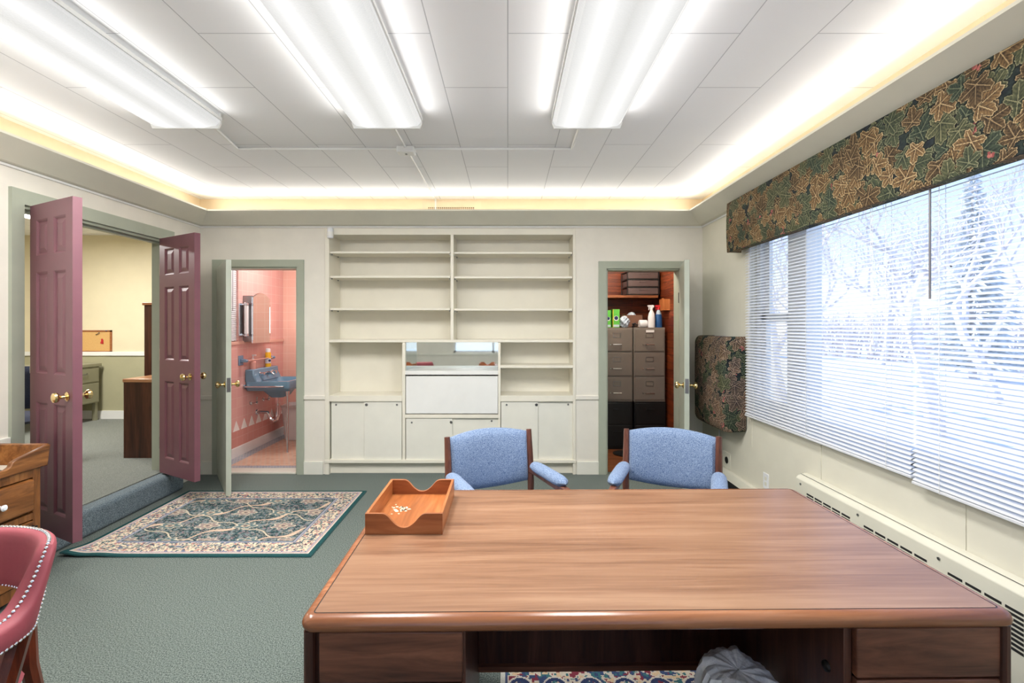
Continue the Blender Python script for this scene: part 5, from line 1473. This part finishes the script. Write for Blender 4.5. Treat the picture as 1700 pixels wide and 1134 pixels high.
# ------------------------------------------------------------------ outdoors
struct('ground_outside', B(2.05, 60, -30, 70, -.7, -.55), M['snow'], 'snow covered ground outside the window', 'ground')
struct('ground_rear', B(-20, 2.05, -40, -1.9, -.7, -.55), M['snow'], 'snow covered ground behind the office', 'ground')
struct('ground_added_lightwell', B(-3.55, -3.07, 5.06, 6.5, .0, .05), M['snow'], 'snow in the unseen lightwell added to daylight the bathroom blind', 'ground')  # added under open sky so daylight reaches the bathroom blind
def bare_tree(seed, h, spread=.5, depth=5, r0=.16):
    r = random.Random(seed); m = MB()
    def br(p, d, L, rad, k):
        pts = [p]; n = 3
        q = p.copy(); dd = d.copy()
        for i in range(n):
            dd = (dd + Vector((r.gauss(0, .13), r.gauss(0, .13), r.gauss(.03, .08)))).normalized()
            q = q + dd * (L / n); pts.append(q.copy())
        m.tube(pts, [rad * (1 - .4 * i / n) for i in range(n + 1)], 5 if k > 2 else 3, False)
        if k <= 0: return
        for c in range(3 if k > 1 else 4):
            t = r.uniform(.4, 1) if c else 1
            i = min(int(t * n), n - 1); f = t * n - i
            bp = pts[i].lerp(pts[i + 1], min(f, 1))
            ax = Vector((r.gauss(0, 1), r.gauss(0, 1), r.gauss(0, .35))).normalized()
            nd = (dd * .75 + ax * spread * 1.2 + Vector((0, 0, .18))).normalized()
            br(bp, nd, L * r.uniform(.55, .8), rad * .55, k - 1)
    br(Vector((0, 0, 0)), Vector((0, 0, 1)), h * .36, r0, depth)
    return m
tree_spots = [(7.2, 12.4, 7.0, 21, 'bare grey tree nearest the window mullion'), (11.2, 17.5, 9.0, 22, 'tall bare tree behind the blind with the pull cord'), (7.8, 8.6, 6.0, 23, 'bare tree outside the overlap of the two blinds'),
              (13.0, 25, 9.0, 24, 'distant bare tree beyond the double-hung sash'), (12.6, 12.2, 7.5, 25, 'bare tree outside the grey tilt wand'), (6.6, 4.4, 4.6, 26, 'low bare tree at the near end of the window'), (19.0, 24.0, 9.5, 27, 'distant bare tree behind the nearer bare trees')]
for x, y, h, s, lb in tree_spots:
    t = bare_tree(s, h).build('bare_tree', M['bark'], None, smooth=False)
    t.location = (x, y, -.55); t.rotation_euler = (0, 0, s)
    tag(t, lb, 'tree', 'bare trees outside the window')
for x, y, h, s, lb in ((17.3, 17.6, 8.5, 31, 'dark evergreen outside the window near the tilt wand'), (15.5, 32, 7.0, 32, 'distant evergreen beyond the double-hung sash')):
    m = MB(); r = random.Random(s)
    for k in range(34):
        z = .5 + (h - .5) * k / 34; rad = (1 - k / 35) * h * .2
        for q in range(9):
            a = q * 2 * PI / 9 + k * .7 + r.uniform(-.2, .2); L_ = rad * r.uniform(.75, 1.15)
            m.tube([(0, 0, z), (L_ * .5 * math.cos(a), L_ * .5 * math.sin(a), z - .02), (L_ * math.cos(a), L_ * math.sin(a), z - .16 * L_)], [.05, .11, .02], 4, False)
    t = thing('evergreen_tree', lb, 'tree', (x, y, -.55))
    MB().tube([(0, 0, 0), (0, 0, h)], [.13, .02], 7).build('trunk', M['bark'], t)
    m.build('foliage', M['needles'], t, smooth=False)
# far hedge line
m = MB(); r = random.Random(5)
for k in range(150):
    y = -4 + k * .27; x = 22 + r.uniform(-1, 1); hh = r.uniform(1.2, 2.6)
    for q in range(5):
        m.tube([(x + r.uniform(-.3, .3), y, -.55), (x + r.gauss(0, .5), y + r.gauss(0, .4), hh * .5), (x + r.gauss(0, .7), y + r.gauss(0, .8), hh)], [.05, .04, .01], 3, False)
tag(m.build('hedge', M['bark'], None, smooth=False), 'distant tangle of bare shrubs along the snow', 'hedge', None, 'stuff')

# ------------------------------------------------------------------ light
wd = bpy.data.worlds.new('winter sky'); sc.world = wd; wd.use_nodes = True
nt = wd.node_tree; bg = nt.nodes['Background']
tc = nt.nodes.new('ShaderNodeTexCoord'); sp = nt.nodes.new('ShaderNodeSeparateXYZ')
nt.links.new(tc.outputs['Generated'], sp.inputs[0])
col = ramp(nt, sp.outputs[2], [(0, (.88, .92, 1, 1)), (.12, (.62, .76, 1, 1)), (.45, (.32, .52, .98, 1))])
nt.links.new(col, bg.inputs['Color']); bg.inputs['Strength'].default_value = .8

COVE_W, COVE_Y = 1.0, .18
def cove(loc, rot, L, power, c):
    la = bpy.data.lights.new('cove strip', 'AREA'); la.shape = 'RECTANGLE'; la.size = L; la.size_y = .03; la.energy = power * L; la.color = c
    lo = bpy.data.objects.new('cove_strip', la); COL.objects.link(lo); lo.location = loc; lo.rotation_euler = rot
for power, tilt, c, p, z in ((COVE_W, 1.15, (1, .97, .93), .15, 2.532), (COVE_Y, .1, (1, .85, .66), .07, 2.46)):
    cove((-.55, YB - p, z), (PI + tilt, 0, 0), 4.4, power, c)
    cove((XL + p, 1.5, z), (PI + tilt, 0, PI / 2), 5.8, power, c)
    cove((XR - p, 1.5, z), (PI - tilt, 0, PI / 2), 5.8, power, c)
    cove((-.55, YR + p, z), (PI - tilt, 0, 0), 4.4, power, c)
sun = bpy.data.lights.new('winter sun', 'SUN'); sun.energy = 2.8; sun.angle = .01; sun.color = (1, .95, .88)
so = bpy.data.objects.new('winter_sun', sun); COL.objects.link(so); so.location = (-6, 8, 9)
so.rotation_euler = Vector((.62, -.5, -.62)).to_track_quat('-Z', 'Y').to_euler()
def portal(loc, rot, sx, sy):
    la = bpy.data.lights.new('portal', 'AREA'); la.shape = 'RECTANGLE'; la.size = sx; la.size_y = sy; la.cycles.is_portal = True
    lo = bpy.data.objects.new('window_portal', la); COL.objects.link(lo); lo.location = loc; lo.rotation_euler = rot
portal((XR + .16, 2.0, 1.49), (0, PI / 2, 0), 1.42, 3.33)
portal(((RX0 + RX1) / 2, YR - .11, (RZ0 + RZ1) / 2), (PI / 2, 0, 0), RX1 - RX0, RZ1 - RZ0)

# ------------------------------------------------------------------ camera
cam = bpy.data.cameras.new('camera'); co = bpy.data.objects.new('camera', cam); COL.objects.link(co)
cam.sensor_width = 36; cam.lens = F * 36 / 1700
cam.shift_x = 7 / 1700; cam.shift_y = -26 / 1700
cam.clip_start = .02; cam.clip_end = 200
co.location = (0, 0, CZ); co.rotation_euler = (PI / 2, 0, 0)
sc.camera = co
sc.view_settings.view_transform = 'Standard'
try: sc.view_settings.look = 'None'
except Exception: pass
sc.view_settings.exposure = 1.03; sc.view_settings.gamma = 1
sc.view_settings.use_curve_mapping = False
